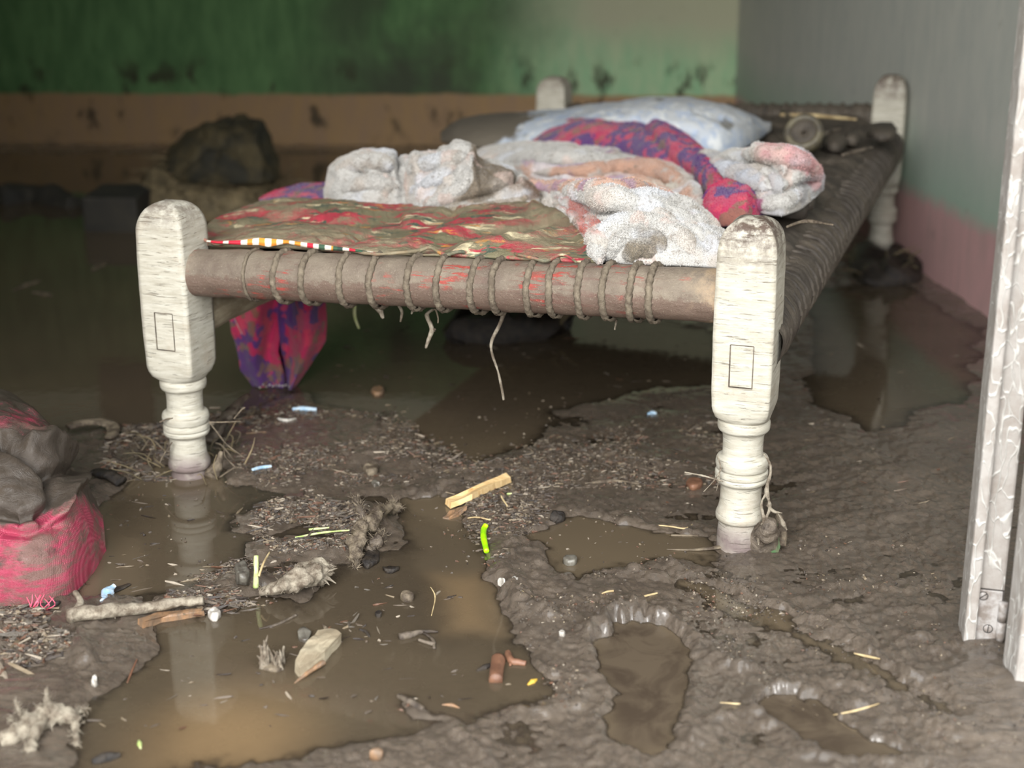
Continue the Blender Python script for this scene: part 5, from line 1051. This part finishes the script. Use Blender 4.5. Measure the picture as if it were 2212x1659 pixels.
for k, (a, b, r, lb) in enumerate(((1710, 448, 34, 'largest mud flake lying on the bed by the white bundle'), (1745, 440, 20, 'small mud flake lying behind the largest flake on the bed'), (1800, 310, 24, 'mud clod on the far right of the bed'), (1905, 285, 30, 'mud clod against the far right leg'), (1840, 300, 16, 'small mud clod between the two larger clods on the bed'))):
    B = [onbed(a+r*math.cos(t)*1.1, b+r*.45*math.sin(t), .405) for t in np.linspace(0, 6.28, 9)[:-1]]; cB = np.mean(B, 0); V = []
    for s_, z_ in ((1, -.01), (1, .006), (.8, .014), (.3, .017)):
        for q_ in B: v_ = cB+(q_-cB)*s_; V.append(v_+np.array([0, 0, z_]))
    V = np.array(V); V += .006*np.stack([fbm(V, 30, 3, k), fbm(V, 30, 3, k+5), fbm(V, 30, 3, k+9)], -1)
    o = mesh('mud_clod', V, grid_faces(4, 8, wrapv=True).tolist()+[list(range(24, 32)), list(range(7, -1, -1))], MAT['rail2']); tag(o, lb, 'mud clod')
# ------------------------------------------------ litter: uncountable chips and fibres on the mud
def litter(name, regions, label, seed):
    r = np.random.default_rng(seed); V, F, Cc = [], [], []; off = 0
    pal = [(92, 80, 67), (70, 60, 50), (50, 42, 36), (86, 74, 62), (76, 66, 56), (64, 54, 46), (118, 104, 84), (98, 70, 54), (84, 76, 66), (140, 128, 112)]
    for poly, count, L0, w0, dens in regions:
        xs_, ys_ = [p[0] for p in poly], [p[1] for p in poly]; k = 0
        while k < count:
            px = r.uniform(min(xs_), max(xs_)); py = r.uniform(min(ys_), max(ys_))
            if sdf(np.array([px]), np.array([py]), poly)[0] > -abs(r.normal(0, 16))+16: continue
            c = Uz(px, py, 0)
            if fbm(c[None]*np.array([[1, 1, 0]]), 15, 3, 5)[0] < r.normal(-.05, .25): continue
            k += 1
            V.append((c, r.uniform(0, math.pi) if r.random() < .5 else r.normal(.15, .35), L0*(.3+r.random()**2*1.4), w0*(.5+r.random()), pal[r.integers(len(pal))]))
    n = len(V); c = np.array([v[0] for v in V]); h = np.maximum(mud_h(c[:, 0], c[:, 1]), 0.0)
    a = np.array([v[1] for v in V]); L = np.array([v[2] for v in V]); w = np.array([v[3] for v in V]); col = lin(np.array([v[4] for v in V]))
    d = np.stack([np.cos(a), np.sin(a), r.normal(0, .18, n)], -1); s = np.stack([-np.sin(a), np.cos(a), r.normal(0, .25, n)], -1); up = np.array([0, 0, 1.])
    c[:, 2] = h+w*r.uniform(-.25, .3, n)
    t = w*.45
    pts = []
    for e, sc_ in ((-1, .5), (-.4, 1), (.5, .9), (1, .35)):
        for x_, z_ in ((-1, 0), (0, 1), (1, 0), (0, -1)):
            pts.append(c+d*(L*e*.5)[:, None]+s*(w*.5*x_*sc_)[:, None]+up*(t*z_*sc_)[:, None]+r.normal(0, 1, (n, 3))*(w*.12)[:, None])
    Vv = np.stack(pts, 1); base = grid_faces(4, 4, wrapv=True); caps = np.array([[3, 2, 1, 0], [12, 13, 14, 15]]); fa = np.vstack([base, caps])
    Fv = (fa[None]+16*np.arange(n)[:, None, None]).reshape(-1, 4); cc = np.repeat(col*(.8+.4*r.random((n, 1))), 16, 0)
    o = mesh(name, Vv.reshape(-1, 3), Fv, MAT['litter'], None, False, cc); tag(o, label, 'litter', kind='stuff'); return o
litter('litter', [
 ([(545,1130),(600,1080),(720,1060),(790,1110),(800,1170),(720,1200),(600,1200),(555,1160)], 2600, .0085, .0030, 1),
 ([(330,1250),(470,1215),(560,1200),(640,1230),(640,1280),(520,1310),(400,1310),(300,1300)], 1500, .009, .0028, 1),
 ([(540,890),(800,860),(1000,990),(1180,960),(1560,900),(1560,1050),(1320,1060),(1000,1060),(820,1040),(600,1060),(500,1010)], 5200, .0085, .0024, 1),
 ([(230,960),(330,910),(380,1000),(360,1040),(230,1020)], 900, .016, .004, 1),
 ([(0,1310),(90,1310),(210,1360),(190,1420),(60,1440),(0,1440)], 1100, .014, .004, 1),
 ([(1000,1060),(1180,1050),(1200,1100),(1060,1230),(1000,1120)], 900, .009, .003, 1),
 ([(430,900),(560,880),(560,960),(450,970)], 300, .014, .004, 1)], 'fine wet chips, bark bits and fibres strewn over the mud', 11)
litter('small_twigs', [
 ([(545,1130),(600,1080),(720,1060),(790,1110),(800,1170),(720,1200),(600,1200),(555,1160)], 90, .030, .0035, 1),
 ([(300,1250),(470,1215),(640,1230),(640,1280),(520,1310),(250,1330)], 90, .034, .004, 1),
 ([(540,890),(800,860),(1000,990),(1300,960),(1560,900),(1560,1050),(1000,1060),(820,1040),(500,1010)], 150, .028, .0028, 1),
 ([(0,1310),(110,1310),(230,1360),(190,1430),(0,1460)], 130, .040, .005, 1),
 ([(230,960),(330,910),(380,1000),(360,1040),(230,1020)], 90, .045, .004, 1),
 ([(960,1060),(1200,1040),(1200,1110),(1060,1160)], 60, .022, .003, 1),
 ([(650,1230),(1000,1280),(1000,1400),(700,1380)], 40, .018, .003, 1),
 ([(230,1060),(520,1060),(520,1230),(240,1280)], 34, .018, .0028, 1),
 ([(180,1360),(620,1340),(900,1400),(1180,1480),(600,1560),(120,1600)], 60, .016, .003, 1),
 ([(760,640),(1500,720),(1500,860),(900,900),(720,820)], 70, .022, .003, 1),
 ([(1720,700),(2080,760),(2020,1100),(1740,1100)], 50, .022, .0028, 1)], 'slender dark twigs and fibres tangled in the wet litter', 14)
litter('mud_crumbs', [
 ([(1100,1240),(1550,1230),(1700,1330),(1600,1450),(1500,1380),(1300,1330),(1230,1450),(1300,1560),(1200,1540),(1150,1430)], 800, .0034, .0026, 1),
 ([(1500,1250),(2080,1250),(2212,1560),(2212,1659),(1900,1600),(1600,1480)], 420, .0032, .0026, 1),
 ([(250,900),(1500,850),(1500,1250),(300,1200)], 700, .0038, .003, 1),
 ([(1700,1150),(1950,1150),(2060,1350),(1750,1330)], 120, .004, .003, 1)], 'pale crumbs of mud and grit sprinkled over the floor', 12)
#==END==
